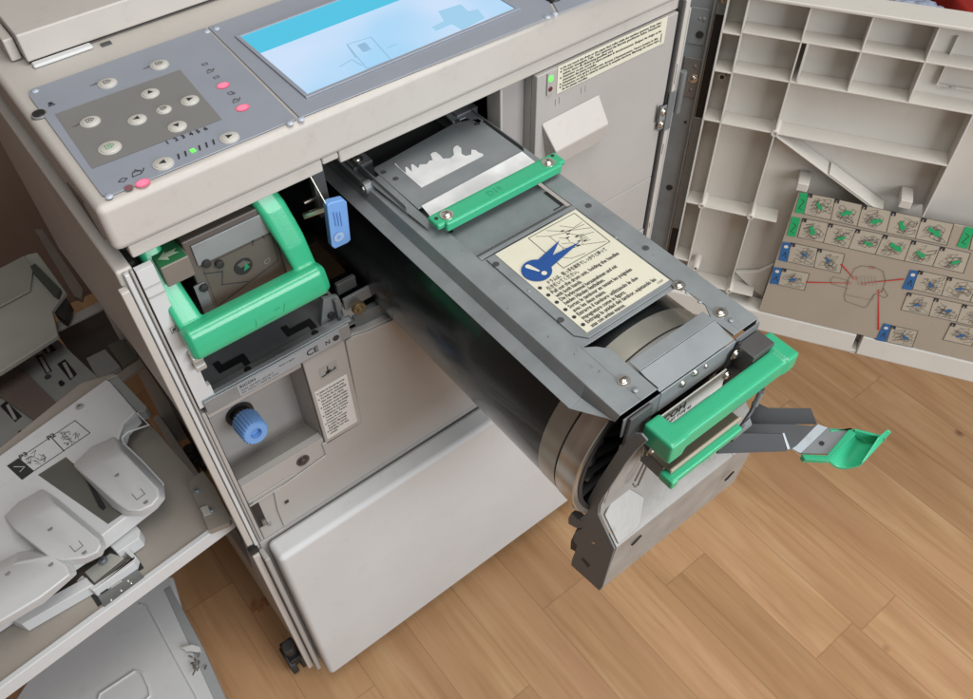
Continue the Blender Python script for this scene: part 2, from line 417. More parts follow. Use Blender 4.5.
# --- control panel
ZP = 1.1251
cp = MB()
cp.prism([U(*p, z=ZP) for p in ((33, 89.5), (206, 28), (297, 119.5), (107, 198), (102, 196), (29.5, 97), (29, 92))], (0, 0, .0012), panel)
cp.prism([U(*p, z=ZP) for p in ((208, 27.5), (505, -79), (556, 15), (300, 118.5))], (0, 0, .0012), panel)
cp.prism([U(*p, z=ZP) for p in ((508, -80), (620, -119), (660, -25), (558.5, 14))], (0, 0, .0012), panel)
cpo = cp.build('control_panel', dup, bevel=.0006)
g = MB(); Z1 = ZP + .0016
P4 = [U(*p, z=Z1) for p in ((55, 114), (180, 69.5), (222, 119), (92, 168.5))]
g.face(P4, panel2)
MP = fr(V(0, 0, Z1 + .0003), (1, 0, 0), (0, 1, 0))
def pxy(px, py, z=Z1): q = U(px, py, z=z); return (q.x, q.y)
for i, t in enumerate('123456'):
    q = pxy(168 + i * 7.4, 144 - i * 2.7); g.text(t, fr(V(q[0], q[1], Z1 + .0003), (1, 0, 0), (0, 1, 0)), .0078, ink, bold=True)
for i in range(6):
    q = pxy(179 + i * 7.0, 156.5 - i * 2.9)
    if i == 2: g.face([V(q[0]-.0022, q[1]-.003, Z1+.0004), V(q[0]+.0022, q[1]-.003, Z1+.0004), V(q[0]+.0022, q[1]+.003, Z1+.0004), V(q[0]-.0022, q[1]+.003, Z1+.0004)], greenled)
    else: g.line([(q[0]-.0012, q[1]-.003), (q[0]+.0008, q[1]+.0035)], .0016, MP, ink)
def icon(px, py, kind, sc=1.0, m=ink):
    x, y = pxy(px, py)
    A = lambda pts, cl=True, wd=.0007: g.line([(x + a*sc, y + c*sc) for a, c in pts], wd, MP, m, cl)
    if kind == 'sheet': A([(-.003,-.002),(.002,-.002),(.002,.003),(-.003,.003)]); A([(-.001,-.0035),(.0035,-.0035),(.0035,.001)], False)
    if kind == 'person': g.disc((x, y+.0015), .0022*sc, MP, m); A([(-.003,-.003),(.003,-.003),(.002,-.0008),(-.002,-.0008)])
    if kind == 'diamond': A([(-.004,0),(0,-.0028),(.004,0),(0,.0028)])
    if kind == 'machine': A([(-.005,-.002),(.002,-.002),(.003,.002),(-.003,.003)]); A([(-.002,.003),(0,.005),(.002,.002)], False); A([(.003,-.001),(.006,.003),(.004,.0)], False)
    if kind == 'box': A([(-.003,-.002),(.003,-.002),(.003,.002),(-.003,.002)])
icon(51, 104, 'person'); icon(123, 180, 'diamond'); icon(138, 173, 'machine', 1.2)
for q, kd in (((205, 64), 'box'), ((210.5, 71), 'machine'), ((216.5, 77), 'box'), ((231, 93), 'sheet'), ((236.5, 100.5), 'machine')): icon(*q, kd, .85, inkg)
for q in ((95, 84), (148, 67), (77.5, 125)):
    x, y = pxy(*q); g.line([(x-.005, y), (x+.003, y)], .0008, MP, inkg); g.line([(x-.002, y-.0015), (x+.002, y+.002)], .0006, MP, inkg)
def rect_led(px, py, a, c, m):
    x, y = pxy(px, py)
    g.disc((x, y), a * 1.02, fr(V(0, 0, Z1 + .0003), (1, 0, 0), (0, 1, 0)), mat('led_rim', (.6, .1, .16), .4, noise=0, emit=(.75, .16, .24, .45)) if m is pinkled else m, 12, r2=c*1.02)
    if m is pinkled: g.disc((x, y), a * .78, fr(V(0, 0, Z1 + .0006), (1, 0, 0), (0, 1, 0)), m, 12, r2=c*.78)
rect_led(223.2, 85.5, .0066, .0055, pinkled); rect_led(242.8, 107.8, .0068, .0056, pinkled); rect_led(142.9, 183, .0066, .0056, pinkled); rect_led(128.8, 187.7, .004, .0040, dimled)
g.build('panel_print', cpo, recalc=False)
def button(px, py, r, sym):
    x, y = pxy(px, py, Z1 + .003); q = MB()
    r *= .9
    q.lathe((x, y, Z1), (0, 0, 1), [(-.0003, r*1.2), (.0006, r*1.18), (.0007, r*1.0), (.0014, r*.98), (.0019, r*.88), (.0020, .0002)], btn, 28, cap=False)
    M = fr(V(x, y, Z1 + .0023), (1, 0, 0), (0, 1, 0)); k = r * .5
    if sym in 'NSEW':
        a = {'E': 0, 'N': math.pi/2, 'W': math.pi, 'S': -math.pi/2}[sym]
        q.face([M @ Vector((k*math.cos(a+t)*1.0, k*math.sin(a+t)*1.0, 0)) for t in (0, 2.2, -2.2)], ink)
    else:
        c = greeni if sym == 'G' else ink
        q.line([(-k*.8,-k*.7),(k*.4,-k*.7),(k*.4,k*.7),(-k*.8,k*.7)], .0006, M, c, True); q.line([(k*.7,-k*.4),(k*1.0,0),(k*.7,k*.5)], .0006, M, c)
        q.disc((-k*.15, 0), k*.25, M, c, 8)
    q.build('button', cpo)
for px, py, r, sy in ((106.5, 80.7, .0088, 'o'), (158.7, 62.2, .0088, 'o'), (89.3, 119.2, .0088, 'o'), (108.9, 145.3, .0098, 'G'), (136.3, 117.1, .0083, 'W'), (149.4, 91, .0083, 'N'),
                      (163.1, 107.1, .0068, 'o'), (189.2, 97.9, .0083, 'E'), (176.5, 124, .0083, 'S'), (228.7, 135, .0085, 'E'), (162.4, 161.1, .0088, 'W')): button(px, py, r, sy)
for px, py in ((207, 31.5), (216.5, 28.5), (290, 123), (301, 119), (547.5, 17), (555, 13.5), (35, 91), (109, 196.5)):
    x, y = pxy(px, py); q = MB(); q.lathe((x, y, Z1 - .0002), (0, 0, 1), [(0, .0036), (.0006, .0033), (.0014, .0022), (.0016, .0002)], mat('clear_stud', (.42, .47, .55), .15, noise=.03), 18, cap=False); q.build('panel_stud', cpo)
x, y = pxy(43, 112); q = MB(); q.lathe((x-.004, y, Z1 - .001), (0, 0, 1), [(0, .008), (.0012, .0075)], panel2, 24); q.lathe((x-.004, y, Z1), (0, 0, 1), [(.0004, .0062), (.001, .006)], black, 24); q.build('contrast_dial', cpo)
x, y = pxy(553, -2); q = MB(); q.lathe((x, y, Z1), (0, 0, 1), [(0, .009), (.002, .0085), (.0022, .0002)], black, 24, cap=False); q.build('stop_key', cpo)
# screen: frame with sunken glass
sx0, sx1, sy0, sy1 = .225, .488, .034, .176
q = MB()
q.face([V(sx0, sy0, Z1+.0002), V(sx1, sy0, Z1+.0002), V(sx1, sy1, Z1+.0002), V(sx0, sy1, Z1+.0002)], lcd)
yb = U(266, 51.5, z=Z1).y
q.face([V(sx0, yb, Z1+.0005), V(sx1, yb, Z1+.0005), V(sx1, sy1, Z1+.0005), V(sx0, sy1, Z1+.0005)], lcd2)
def scr(pts, closed=True, m=lcd3, wd=.0012): q.line([pxy(*p) for p in pts], wd, fr(V(0, 0, Z1+.0006), (1, 0, 0), (0, 1, 0)), m, closed)
scr([(347, 45), (371, 37.5), (391, 60), (367, 69)]); scr([(360, 46), (366, 44), (371, 50), (365, 52)]); scr([(340, 67), (352, 60), (362, 66)], False); scr([(388, 48), (396, 45)], False)
scr([(347, 45), (356, 58)], False)
def scrf(pts, m=lcd3, dz=.0006): q.face([U(*p, z=Z1+dz) for p in pts], m)
lcd4 = mat('screen_pale_cyan', (.05, .07, .08), .25, noise=0, emit=(.36, .66, .90, .84))
scrf([(438, 11), (461, 4), (468, 11), (478, 9), (485, 18), (462, 30), (452, 24), (436, 31), (432, 27), (444, 21)], lcd4); scrf([(357, 45), (365, 42), (370, 49), (363, 52)])
q.build('touch_screen', cpo, recalc=False)
q = MB(); t = .0045
for a, c in (((sx0-t, sy0-t), (sx1+t, sy0)), ((sx0-t, sy1), (sx1+t, sy1+t)), ((sx0-t, sy0), (sx0, sy1)), ((sx1, sy0), (sx1+t, sy1))): q.box((*a, Z1-.0003), (*c, Z1+.0016), panel)
q.build('screen_frame', cpo, bevel=.0006)

# --- lower closed cover
b = MB().box((.009, -.0405, .057), (.745, -.001, .5135), shell2)
b.build('lower_cover', dup, bevel=.009, seg=4)
b = MB().box((.0, .0, .057), (.742, .01, .516), inner); b.build('plinth', dup, bevel=.002)
# casters
def caster(x, y, nm='caster'):
    q = MB(); q.cyl((x - .016, y, .03), (x - .004, y, .03), .028, black); q.cyl((x + .004, y, .03), (x + .016, y, .03), .028, black)
    q.box((x-.012, y-.02, .035), (x+.012, y+.024, .06), black); q.cyl((x, y, .05), (x, y, .085), .012, steeld, 16); q.build(nm, dup, bevel=.002)
for x, y in ((-.025, .045), (.70, .05), (.02, .56), (.70, .56)): caster(x, y)

# --- inner panel, lower left, with knob recess (faces y=0)
b = MB(); yb = .012
def ip(xa, za, xb, zb, y0=0.0, y1=yb, m=inner): b.box((xa, y0, za), (xb, y1, zb), m)
rx0, rx1, rz0, rz1 = .009, .1315, .661, .8095
ip(.0035, .518, .0085, .8215); ip(.009, rz1, rx1, .8215)
ze = .6605
b.add([V(rx0, 0, ze), V(rx1, 0, ze), V(rx1, 0, rz1), V(rx0, 0, rz1), V(rx0, .06, .628), V(rx1, .06, .628), V(rx1, .06, rz1), V(rx0, .06, rz1)],
      [(4, 5, 6, 7), (0, 1, 5, 4), (1, 2, 6, 5), (2, 3, 7, 6), (3, 0, 4, 7)], inner)
ip(.1325, .645, .1905, .8215, -.003)                                 # raised label block

b.prism([V(.009, 0, .518), V(.7275, 0, .518), V(.7275, 0, .7995), (.50, 0, .7995), V(.50, 0, .70), V(.40, 0, .70), V(.33, 0, .74), V(.262, 0, .808), V(.225, 0, .811), V(.2055, 0, .8165), V(.1915, 0, .8165), V(.1915, 0, .6445), V(.1316, 0, .6445), V(.1316, 0, .6602), V(.009, 0, .6602)], (0, .012, 0), inner)
o = b.build('inner_front_panel', dup, bevel=.0015)
q = MB(); pp = [U(*p, y=-.003) for p in ((277.6, 511), (274, 493), (326, 455.6), (322.3, 444.8), (361.7, 421.6))]
q.prism([V(pp[0].x, -.003, .5225)] + [V(p.x, -.003, p.z) for p in pp] + [V(.1925, -.003, .8150), V(.2055, -.003, .8150), V(.225, -.003, .8095), V(.262, -.003, .8065), V(.33, -.003, .739), V(.40, -.003, .699), V(.50, -.003, .699), V(.7270, -.003, .699), V(.7270, -.003, .5225)], (0, .0028, 0), inner)
q.build('raised_panel', dup, bevel=.0018)
q = MB()                                                              # raised ridge and pad
rp = [(361, 421), (366, 404), (321, 440), (326, 452), (233, 537)]
q.box((.009, -.003, .612), (.058, 0, .6145), inner); q.box((.009, -.002, .621), (.078, 0, .623), inner)
q.build('moulded_ridge', dup, bevel=.0012)
c = U(285.5, 500, y=-.0005); q = MB(); q.box((c.x-.003, -.0042, c.z-.0035), (c.x+.003, -.0034, c.z+.0035), black); q.box((c.x-.0045, -.0038, c.z-.005), (c.x+.0045, -.0031, c.z+.005), inner); q.build('lock_hole', dup)
c = U(303.4, 461, y=-.002); q = MB(); screw(q, (c.x, -.0012, c.z), (0, -1, 0), .0062, mat('thumb_screw', (.05, .04, .04), .35, noise=.1)); q.build('thumb_screw', dup)
q = MB(); c0 = U(246, 507, y=0); c1 = U(262, 526, y=0)
q.box((.0095, -.0014, c1.z + .000), (.0215, -.0006, c0.z - .001), black); q.box((.0145, -.0045, c1.z + .004), (.0205, -.0014, c1.z + .018), steeld)
for k in range(5): q.box((.0150, -.0048, c1.z + .006 + k*.0025), (.0200, -.0044, c1.z + .007 + k*.0025), mat('contact_pin', (.5, .48, .4), .3, metal=.8))
screw(q, (.0125, -.0006, c0.z + .005), (0, -1, 0), .0032, steel, False); screw(q, (.0235, -.0006, c1.z - .004), (0, -1, 0), .0032, steel, False)
q.build('connector_socket', dup)
# blue knob
q = MB(); ka = V(.054, .059, .718); kb = V(.0545, .011, .7265); ax = (kb - ka)
q.lathe(ka, ax, [(0, .019), (.003, .0185), (.0035, .013), (.022, .013)], black, 32)
n = 44; P = []; F = []
u = ax.normalized().orthogonal().normalized(); v = ax.normalized().cross(u); Lx = ax.length
prof = [(.016, .0165), (.018, .0182), (Lx-.002, .0172), (Lx, .0158), (Lx, .0075), (Lx-.008, .007), (Lx-.008, .0003)]
for d, r in prof:
    for i in range(n * 2):
        a = math.pi * i / n; rr = r * (1.0 if (i // 2) % 2 == 0 or r < .015 else .93); P.append(ka + ax.normalized() * d + (u * math.cos(a) + v * math.sin(a)) * rr)
N2 = n * 2
for j in range(len(prof) - 1):
    for i in range(N2): F.append((j*N2 + i, j*N2 + (i+1) % N2, (j+1)*N2 + (i+1) % N2, (j+1)*N2 + i))
q.add(P, F, bluep); q.build('blue_knob', dup, angle=30)
# warning label with text block on the raised block
q = MB(); c0 = U(311.6, 389.4, y=-.0035); M = fr(V(.1375, -.0036, .657), (1, 0, 0), (0, 0, 1))
q.box((.1362, -.0036, .655), (.1835, -.0031, .758), white)
lines = ['Caution: the drive unit may be hot.', 'Do not touch. Keep away.', 'Vorsicht: das Antriebsteil', 'kann heiss sein. Nicht', 'beruehren, Abstand halten.', 'Attention: ne pas toucher', "l'unite, tenir les doigts", 'eloignes de la machine.', 'Attenzione: non toccare', "l'unita calda. Tenere", 'lontane le mani.', 'Precaucion: no toque', 'la unidad. Mantenga', 'alejadas las manos.', 'Forsigtig: roer ikke', 'enheden.']
for i, t in enumerate(lines):
    q.text(t, M @ Matrix.Translation((.0042, .094 - i * .0059, .0004)), .0048, ink, width=min(.0375, .00150 * len(t)), bold=True)
    if i in (0, 2, 5, 8, 11, 14): q.disc((.0019, .0955 - i * .0059), .0011, M @ Matrix.Translation((0, 0, .0004)), ink, 10)
q.build('caution_label', dup, recalc=False)
q = MB(); q.box((.1495, -.0036, .774), (.1745, -.0031, .794), mat('label_grey', (.33, .33, .32), .5)); M = fr(V(.162, -.0040, .784), (1, 0, 0), (0, 0, 1))
q.line([(-.010, -.006), (.009, -.003)], .0022, M, ink); q.line([(-.002, -.004), (-.001, .007)], .0016, M, ink); q.line([(-.004, -.002), (.001, -.001)], .003, M, ink); q.line([(.008, -.003), (.008, .001)], .001, M, ink)
q.build('lever_icon_label', dup, recalc=False)

# --- left vertical strip with latch
q = MB(); q.box((.0045, -.002, .834), (.0215, .006, 1.048), shell2); q.box((.0045, -.0028, 1.012), (.0215, -.002, 1.014), inner); q.box((.0045, -.0028, 1.025), (.0215, -.002, 1.0265), inner)
q.box((.0195, -.0019, .829), (.0255, .006, .862), shell2)
M = fr(V(.011, -.0024, .958), (1, 0, 0), (0, 0, 1)); q.line([(0, 0), (.007, 0), (.007, .008), (0, .008)], .0006, M, inkg, True); q.disc((.0035, .004), .0022, M, inkg, 10); q.line([(.001, .001), (.006, .007)], .0006, M, inkg)
q.build('latch_strip', dup, bevel=.0012)
q = MB(); q.box((.0165, -.007, .898), (.0285, .004, .926), clear); q.cyl((.0165, -.008, .919), (.028, -.008, .919), .0065, clear); q.cyl((.0165, -.008, .905), (.028, -.008, .905), .0065, clear); q.build('roller_latch', dup, bevel=.001)
# --- metal deck under the green handle
q = MB()
q.box((.027, .0, .8325), (.212, .16, .8345), steel2)
q.box((.010, -.006, .8225), (.2, -.003, .845), steel); q.box((.010, -.003, .843), (.205, .004, .846), steel)
q.box((.018, .004, .835), (.205, .02, .8365), steel)
q.build('deck_plate', dup, bevel=.0008)
q = MB()
for xx in (.045, .135):
    q.box((xx, .030, .8352), (xx+.036, .040, .8356), black); q.box((xx, .040, .8352), (xx+.008, .048, .8356), black); q.box((xx+.028, .022, .8352), (xx+.036, .030, .8356), black)
    q.lathe((xx + .028, .014, .8370), (0, 0, 1), [(0, .0045), (.001, .004)], black, 16)
split(q, 'deck_slot', dup)
q = MB(); M = fr(V(.062, -.0063, .829), (1, 0, 0), (0, 0, 1)); q.box((.05, -.0065, .8245), (.185, -.0061, .844), mat('rating_film', (.30, .32, .34), .4)); M = fr(V(.053, -.0068, .826), (1, 0, 0), (0, 0, 1))
q.text('RICOH', M @ Matrix.Translation((0, .0115, 0)), .0065, ink, bold=True)
for i, t in enumerate(('Model  DX-4545  220-240 V', 'S/N  C2670-17  50/60 Hz  2.4 A')): q.text(t, M @ Matrix.Translation((.0, .0062 - i*.0045, 0)), .0036, ink)
q.text('CE', M @ Matrix.Translation((.086, .0035, 0)), .0135, ink, bold=True); q.text('N', M @ Matrix.Translation((.112, .005, 0)), .009, ink, bold=True); q.disc((.1265, .008), .0045, M, ink)
q.text('Made in Japan', M @ Matrix.Translation((.05, .0115, 0)), .0038, ink)
q.build('rating_plate', dup, recalc=False)
# clutter of brackets between deck and drum
q = MB()
q.prism([(.175, .02, .835), (.212, .02, .835), (.205, .02, .868), (.186, .02, .875)], (0, .006, 0), steel)
q.box((.196, .012, .835), (.200, .05, .87), steel2); q.box((.205, .016, .82), (.232, .022, .846), inner); q.box((.206, .01, .85), (.245, .014, .868), steel2)
q.lathe((.190, .019, .846), (0, -1, 0), [(0, .005), (.003, .0045)], black, 16); q.lathe((.218, .0, .858), (0, -1, 0), [(0, .009), (.006, .0085), (.0062, .004), (.009, .0038)], mat('bronze_part', (.16, .12, .06), .4, metal=.5), 18)
q.box((.215, .01, .80), (.40, .02, .83), steel2); q.box((.206, .02, .868), (.232, .026, .885), steeld)
split(q, 'drive_bracket', dup, bevel=.0008)
# blue release lever on its rod
q = MB()
q.prism([U(*p, y=-.006) for p in ((327, 206), (330, 203), (344, 199.5), (347, 202), (351, 240), (348, 243), (335, 249), (332, 246.5))], (0, .009, 0), bluep)
q.build('blue_release_lever', dup, bevel=.0012)
q = MB(); a = U(339, 237, y=-.0072); M = fr(a, (1, 0, 0), (0, 0, 1)); q.disc((0, 0), .0062, M, mat('blue_pale', (.34, .46, .66), .4, noise=0)); q.disc((0, 0), .0026, M @ Matrix.Translation((0, 0, .0002)), bluep)
for k in (-1, 0, 1): a = U(337 + k*3.2, 212, y=-.0072); c = U(339.5 + k*3, 226, y=-.0072); q.tube([a, c], .0005, bluep, 6)
q.build('lever_emblem', dup, recalc=False)
q = MB(); q.tube([U(309, 174, y=.012), U(327, 206, y=-.002)], .0011, chrome); q.tube([U(304, 216, y=.02), U(327, 208, y=.006)], .0035, chrome); q.tube([U(304, 203, y=.03), U(313, 199, y=.03)], .002, chrome)
q.box((.205, .02, .99), (.219, .03, 1.058), steeld)
split(q, 'lever_rod', dup)

# --- right inner panel with pocket cover, sensor window, caution strip
q = MB()
q.box((.4935, 0, .80), (.7275, .010, 1.057), inner); q.box((.4936, .0102, .80), (.4970, .0285, 1.056), inner)
q.box((.4485, .022, .80), (.4934, .028, 1.057), mat('inner_grey_shaded', (.33, .315, .305), .55, noise=.05)); q.box((.4440, .006, .80), (.4480, .032, 1.057), inner)  # recess back in a darker copy of inner, shading put into the colour
q.build('inner_right_panel', dup, bevel=.0015)
q = MB()
a, c1, c2, d = U(540, 122, y=-.001), U(597, 91, y=-.001), U(607, 131, y=-.012), U(560, 151, y=-.012)
top = [V(.502, -.0005, .992), V(.597, -.0005, .993), V(.603, -.024, .962), V(.618, -.020, .93), V(.612, -.0005, .90), V(.520, -.0005, .90)]
q.add([V(.503, -.0005, .990), V(.598, -.0005, .992), V(.601, -.020, .958), V(.511, -.020, .956), V(.600, -.012, .928), V(.515, -.012, .926), V(.598, -.0005, .922), V(.515, -.0005, .920)],
      [(0,1,2,3), (3,2,4,5), (5,4,6,7), (0,3,5,7), (1,6,4,2)], shell)
q.build('pocket_cover', dup, bevel=.002, label='wedge shaped cream pocket cover')
q = MB(); c = V(.5125, -.0005, 1.044)
q.box((c.x-.0045, -.0022, c.z-.017), (c.x+.0045, -.0002, c.z+.012), inner)
q.lathe((c.x, -.0022, c.z+.004), (0, -1, 0), [(0, .0036), (.0012, .003), (.0014, .0002)], greenled, 16, cap=False); q.box((c.x-.003, -.0030, c.z+.002), (c.x+.003, -.0024, c.z+.0085), greenled)
q.lathe((c.x, -.0022, c.z-.009), (0, -1, 0), [(0, .0032), (.001, .003), (.0011, .0002)], redoff, 16, cap=False)
q.build('status_lights', dup, bevel=.0006)
q = MB(); q.box((.5245, -.0008, 1.0225), (.7065, -.0003, 1.0585), cream); M = fr(V(.5265, -.0012, 1.0235), (1, 0, 0), (0, 0, 1))
ll = ['Do not touch the drum or the paper feed roller while the machine operates. Keep clear.', 'Vorsicht: bewegliche Teile. Tuer waehrend des Betriebs geschlossen halten. Netzstecker', 'ziehen, bevor die Abdeckung geoeffnet wird.', "Attention: ne pas ouvrir le capot pendant le fonctionnement. Eloigner les doigts et les", "vetements des pieces mobiles.", "Attenzione: non aprire il coperchio durante il funzionamento. Tenere lontano le dita.", 'Precaucion: no abra la cubierta mientras la maquina funciona. Mantenga las manos lejos', 'de las piezas moviles.', ]
for i, t in enumerate(ll):
    q.text(t, M @ Matrix.Translation((.006, .0298 - i * .0041, 0)), .0043, ink, width=.0019 * len(t), bold=True)
    if i in (0, 1, 3, 5, 6): q.disc((.003, .0310 - i * .0041), .0012, M, ink, 8)
q.box((.6985, -.0010, 1.026), (.7000, -.0009, 1.038), ink)
q.build('caution_strip', dup, recalc=False)
q = MB()
for k, (px, py) in enumerate(((556, 102), (560, 100), (582, 90), (586, 88))):
    c = U(px, py, y=-.0006); q.box((c.x-.0009, -.0009, c.z-.004), (c.x+.0009, -.0003, c.z+.004), mat('emboss', (.42, .40, .38), .5))
c = U(628, 112, y=-.0006)
split(q, 'embossed_mark', dup)
# machine-side hinge column
q = MB(); q.box((.7285, -.004, .52), (.7315, .008, 1.0725), steeld); q.box((.7320, -.006, .52), (.7400, .010, 1.0725), shell); q.box((.7405, -.004, .52), (.7435, .006, 1.0725), steel); q.box((.7440, .0, .52), (.7475, .010, 1.0725), black)
q.build('hinge_column', dup, bevel=.0008)
q = MB()
zl = U(655, 118, y=-.006).z
q.box((.716, -.0062, zl - .026), (.728, -.0042, zl + .012), steel); q.box((.7275, -.0082, zl-.03), (.7395, -.0062, zl+.03), steel2); q.box((.7125, -.005, zl - .012), (.716, -.0042, zl + .016), steeld)
screw(q, (.7225, -.0062, zl + .003), (0, -1, 0), .0042); screw(q, (.7225, -.0062, zl - .017), (0, -1, 0), .0042)
q.cyl((.7455, -.010, zl - .005), (.7455, -.010, zl + .058), .0048, steel2)
q.build('hinge', dup, bevel=.0006)
q = MB()
for z, l in ((.955, .03), (.90, .006), (.84, .018), (.70, .010), (.62, .022)): q.box((.7338, -.0066, z), (.7348, -.0060, z + l), steel2)
split(q, 'wear_mark', dup)

# ================================================================== OPEN DOOR (child of the duplicator)
DP = V(.867, -.162, .5); ang = math.radians(-58.43); DE = V(math.cos(ang), math.sin(ang), 0); DN = V(math.sin(ang), -math.cos(ang), 0)
if (CAM - DP).dot(DN) < 0: DN = -DN
def D(px, py, off=0):
    r = ray(px, py); X = CAM + r * (((DP + DN * off - CAM).dot(DN)) / r.dot(DN)); return ((X - DP).dot(DE), X.z)
def W(s, z, n=0): return V(DP.x, DP.y, 0) + DE * s + DN * n + V(0, 0, z)
DM = Matrix((DE, V(0, 0, 1), DE.cross(V(0, 0, 1)))).transposed().to_4x4(); DM.translation = V(DP.x, DP.y, 0)   # local (s, z, n')
sg = 1 if DE.cross(V(0, 0, 1)).dot(DN) > 0 else -1
def dbox(mb, s0, z0, n0, s1, z1, n1, m): mb.box((s0, z0, sg*n0) , (s1, z1, sg*n1), m, DM)
q = MB()
dbox(q, -.157, .505, -.034, .56, 1.0715, -.030, doorm)
door = q.build('front_door', dup, bevel=.001)
q = MB()
dbox(q, -.160, 1.0718, -.038, .56, 1.0765, .004, doorm)
q.build('top_rim', door, bevel=.0015)
def rib(s0, z0, s1, z1, n0=-.0299, n1=0, m=doorm, nm='rib'):
    q = MB(); dbox(q, s0, z0, n0, s1, z1, n1, m); q.build(nm, door, bevel=.0006)
t = .0011
for s, za, zb in ((-.157, .52, 1.0715), (-.132, .52, 1.0715), (-.057, .56, 1.0715), (.016, .969, 1.0715), (.091, .969, 1.0715), (.169, .80, .967), (.245, .969, 1.0715), (.32, .80, 1.0715)): rib(s - t, za, s + t, zb)
rib(-.050, .970, -.047, 1.024)
for z, sa, sb in ((1.025, -.1309, .315), (.968, -.1309, .315), (.888, -.1309, .17), (.737, -.1309, -.018), (.575, -.1309, -.018), (1.021, -.1559, -.1331), (.966, -.1559, -.1331), (.889, -.1559, -.1331), (.739, -.1559, -.1331), (.62, -.1559, -.1331)): rib(sa, z - t, sb, z + t)
q = MB(); q.prism([W(-.054, .885, -.029), W(.118, .790, -.029), W(.118, .7875, -.029), W(-.054, .8825, -.029)], DN * .0293, doorm); q.prism([W(.03, .8415, -.028), W(.118, .7930, -.028), W(.118, .7905, -.028), W(.03, .839, -.028)], DN * .0286, doorm); q.build('diagonal_rib', door, bevel=.0006)
# shallow raised frame on the far right bay
q = MB(); dbox(q, .118, .995, -.0299, .1195, 1.05, -.025, doorm); dbox(q, .118, .985, -.0299, .1195, 1.021, -.023, doorm); dbox(q, .1195, .985, -.0299, .20, .9865, -.023, doorm); dbox(q, .135, .984, -.023, .141, .988, -.021, inner); q.build('moulded_frame', door)
for s, z in ((-.057, .888), (-.132, .738), (-.057, .737), (-.057, .575), (-.119, .608)):
    q = MB(); q.lathe(W(s, z, -.0299), DN, [(0, .0062), (.0305, .0052), (.0312, .0046), (.0312, .0024), (.02, .0022), (.02, .0001)], doorm, 20, cap=False); q.lathe(W(s, z, -.0039), DN, [(.001, .0022), (.003, .0021)], black, 12); q.build('screw_boss', door)
c = D(721, 77, -.029); q = MB(); q.lathe(W(-.145, .948, -.0299), DN, [(0, .0058), (.012, .0052), (.0122, .002)], doorm, 18); q.lathe(W(-.145, .948, -.0176), DN, [(0, .003), (.0005, .003)], black, 12); q.build('screw_boss', door)
# web at lower middle, curved
q = MB(); q.prism([W(-.056, .60, -.029), W(-.02, .612, -.029), (W(.0, .635, -.029)), W(.0, .56, -.029), W(-.02, .57, -.029)], DN * .008, doorm); q.build('moulded_web', door, bevel=.002)
# bottom ledge: sill with notch
q = MB(); q.prism([W(-.16, .507, -.038), W(-.16, .507, .006), W(-.16, .512, .010), W(-.16, .546, .0035), W(-.16, .549, -.001), W(-.16, .549, -.029)], DE * .318, doorm)
q.prism([W(.168, .507, -.038), W(.168, .507, .006), W(.168, .512, .010), W(.168, .546, .0035), W(.168, .549, -.001), W(.168, .549, -.029)], DE * .392, doorm)
dbox(q, .158, .5065, -.038, .168, .515, .007, doorm); dbox(q, .158, .516, -.033, .168, .547, -.018, doorm)
q.build('bottom_ledge', door, bevel=.0015)
# clips holding the label plate
for px, py in ((802, 188), (905, 205)):
    s, z = D(px, py, .003); q = MB(); dbox(q, s - .008, z - .006, -.029, s + .008, z + .008, .0035, doorm); q.build('label_clip', door, bevel=.0015)
# hinge-side metal bar
q = MB(); dbox(q, -.206, .545, -.030, -.172, 1.072, -.026, steel); dbox(q, -.210, .545, -.030, -.2065, 1.072, -.012, steel2); dbox(q, -.1755, .545, -.026, -.1725, 1.072, -.018, steel)
q.build('door_bar', door, bevel=.0008)
q = MB(); dbox(q, -.1715, .872, -.030, -.159, 1.030, -.0285, black); dbox(q, -.1715, .55, -.030, -.159, .66, -.0285, black)
dbox(q, -.225, .545, -.033, -.2105, .655 + .3, -.031, black)
split(q, 'bar_slot', door)
q = MB(); dbox(q, -.1715, .66, -.030, -.159, .872, -.027, steel); dbox(q, -.1715, 1.03, -.030, -.159, 1.072, -.027, steel); dbox(q, -.204, .985, -.0255, -.178, 1.036, -.0245, steel)
s_, z_ = D(727.5 - 13, 11, -.026); screw(q, W(-.166, 1.052, -.027), DN, .0045, chrome)
split(q, 'bar_plate', door, bevel=.0006)
q = MB(); dbox(q, -.200, .905, -.0258, -.172, .965, -.0236, hinge)
for zz in (.953, .917): rivet(q, W(-.184, zz, -.0236), DN, .0028, hinge)
screw(q, W(-.184, .935, -.0236), DN, .0046); q.build('hinge_leaf', door, bevel=.0006)
q = MB(); q.lathe(W(-.186, 1.000, -.0245), DN, [(0, .0052), (.002, .0048), (.0021, .002)], black, 18); q.lathe(W(-.188, .74, -.026), DN, [(0, .0050), (.002, .0045)], black, 18); q.lathe(W(-.183, .862, -.026), DN, [(0, .0022), (.001, .002)], black, 12)
rivet(q, W(-.184, 1.022, -.0245), DN, .003); rivet(q, W(-.190, 1.022, -.0245), DN, .002); split(q, 'bar_screw', door)
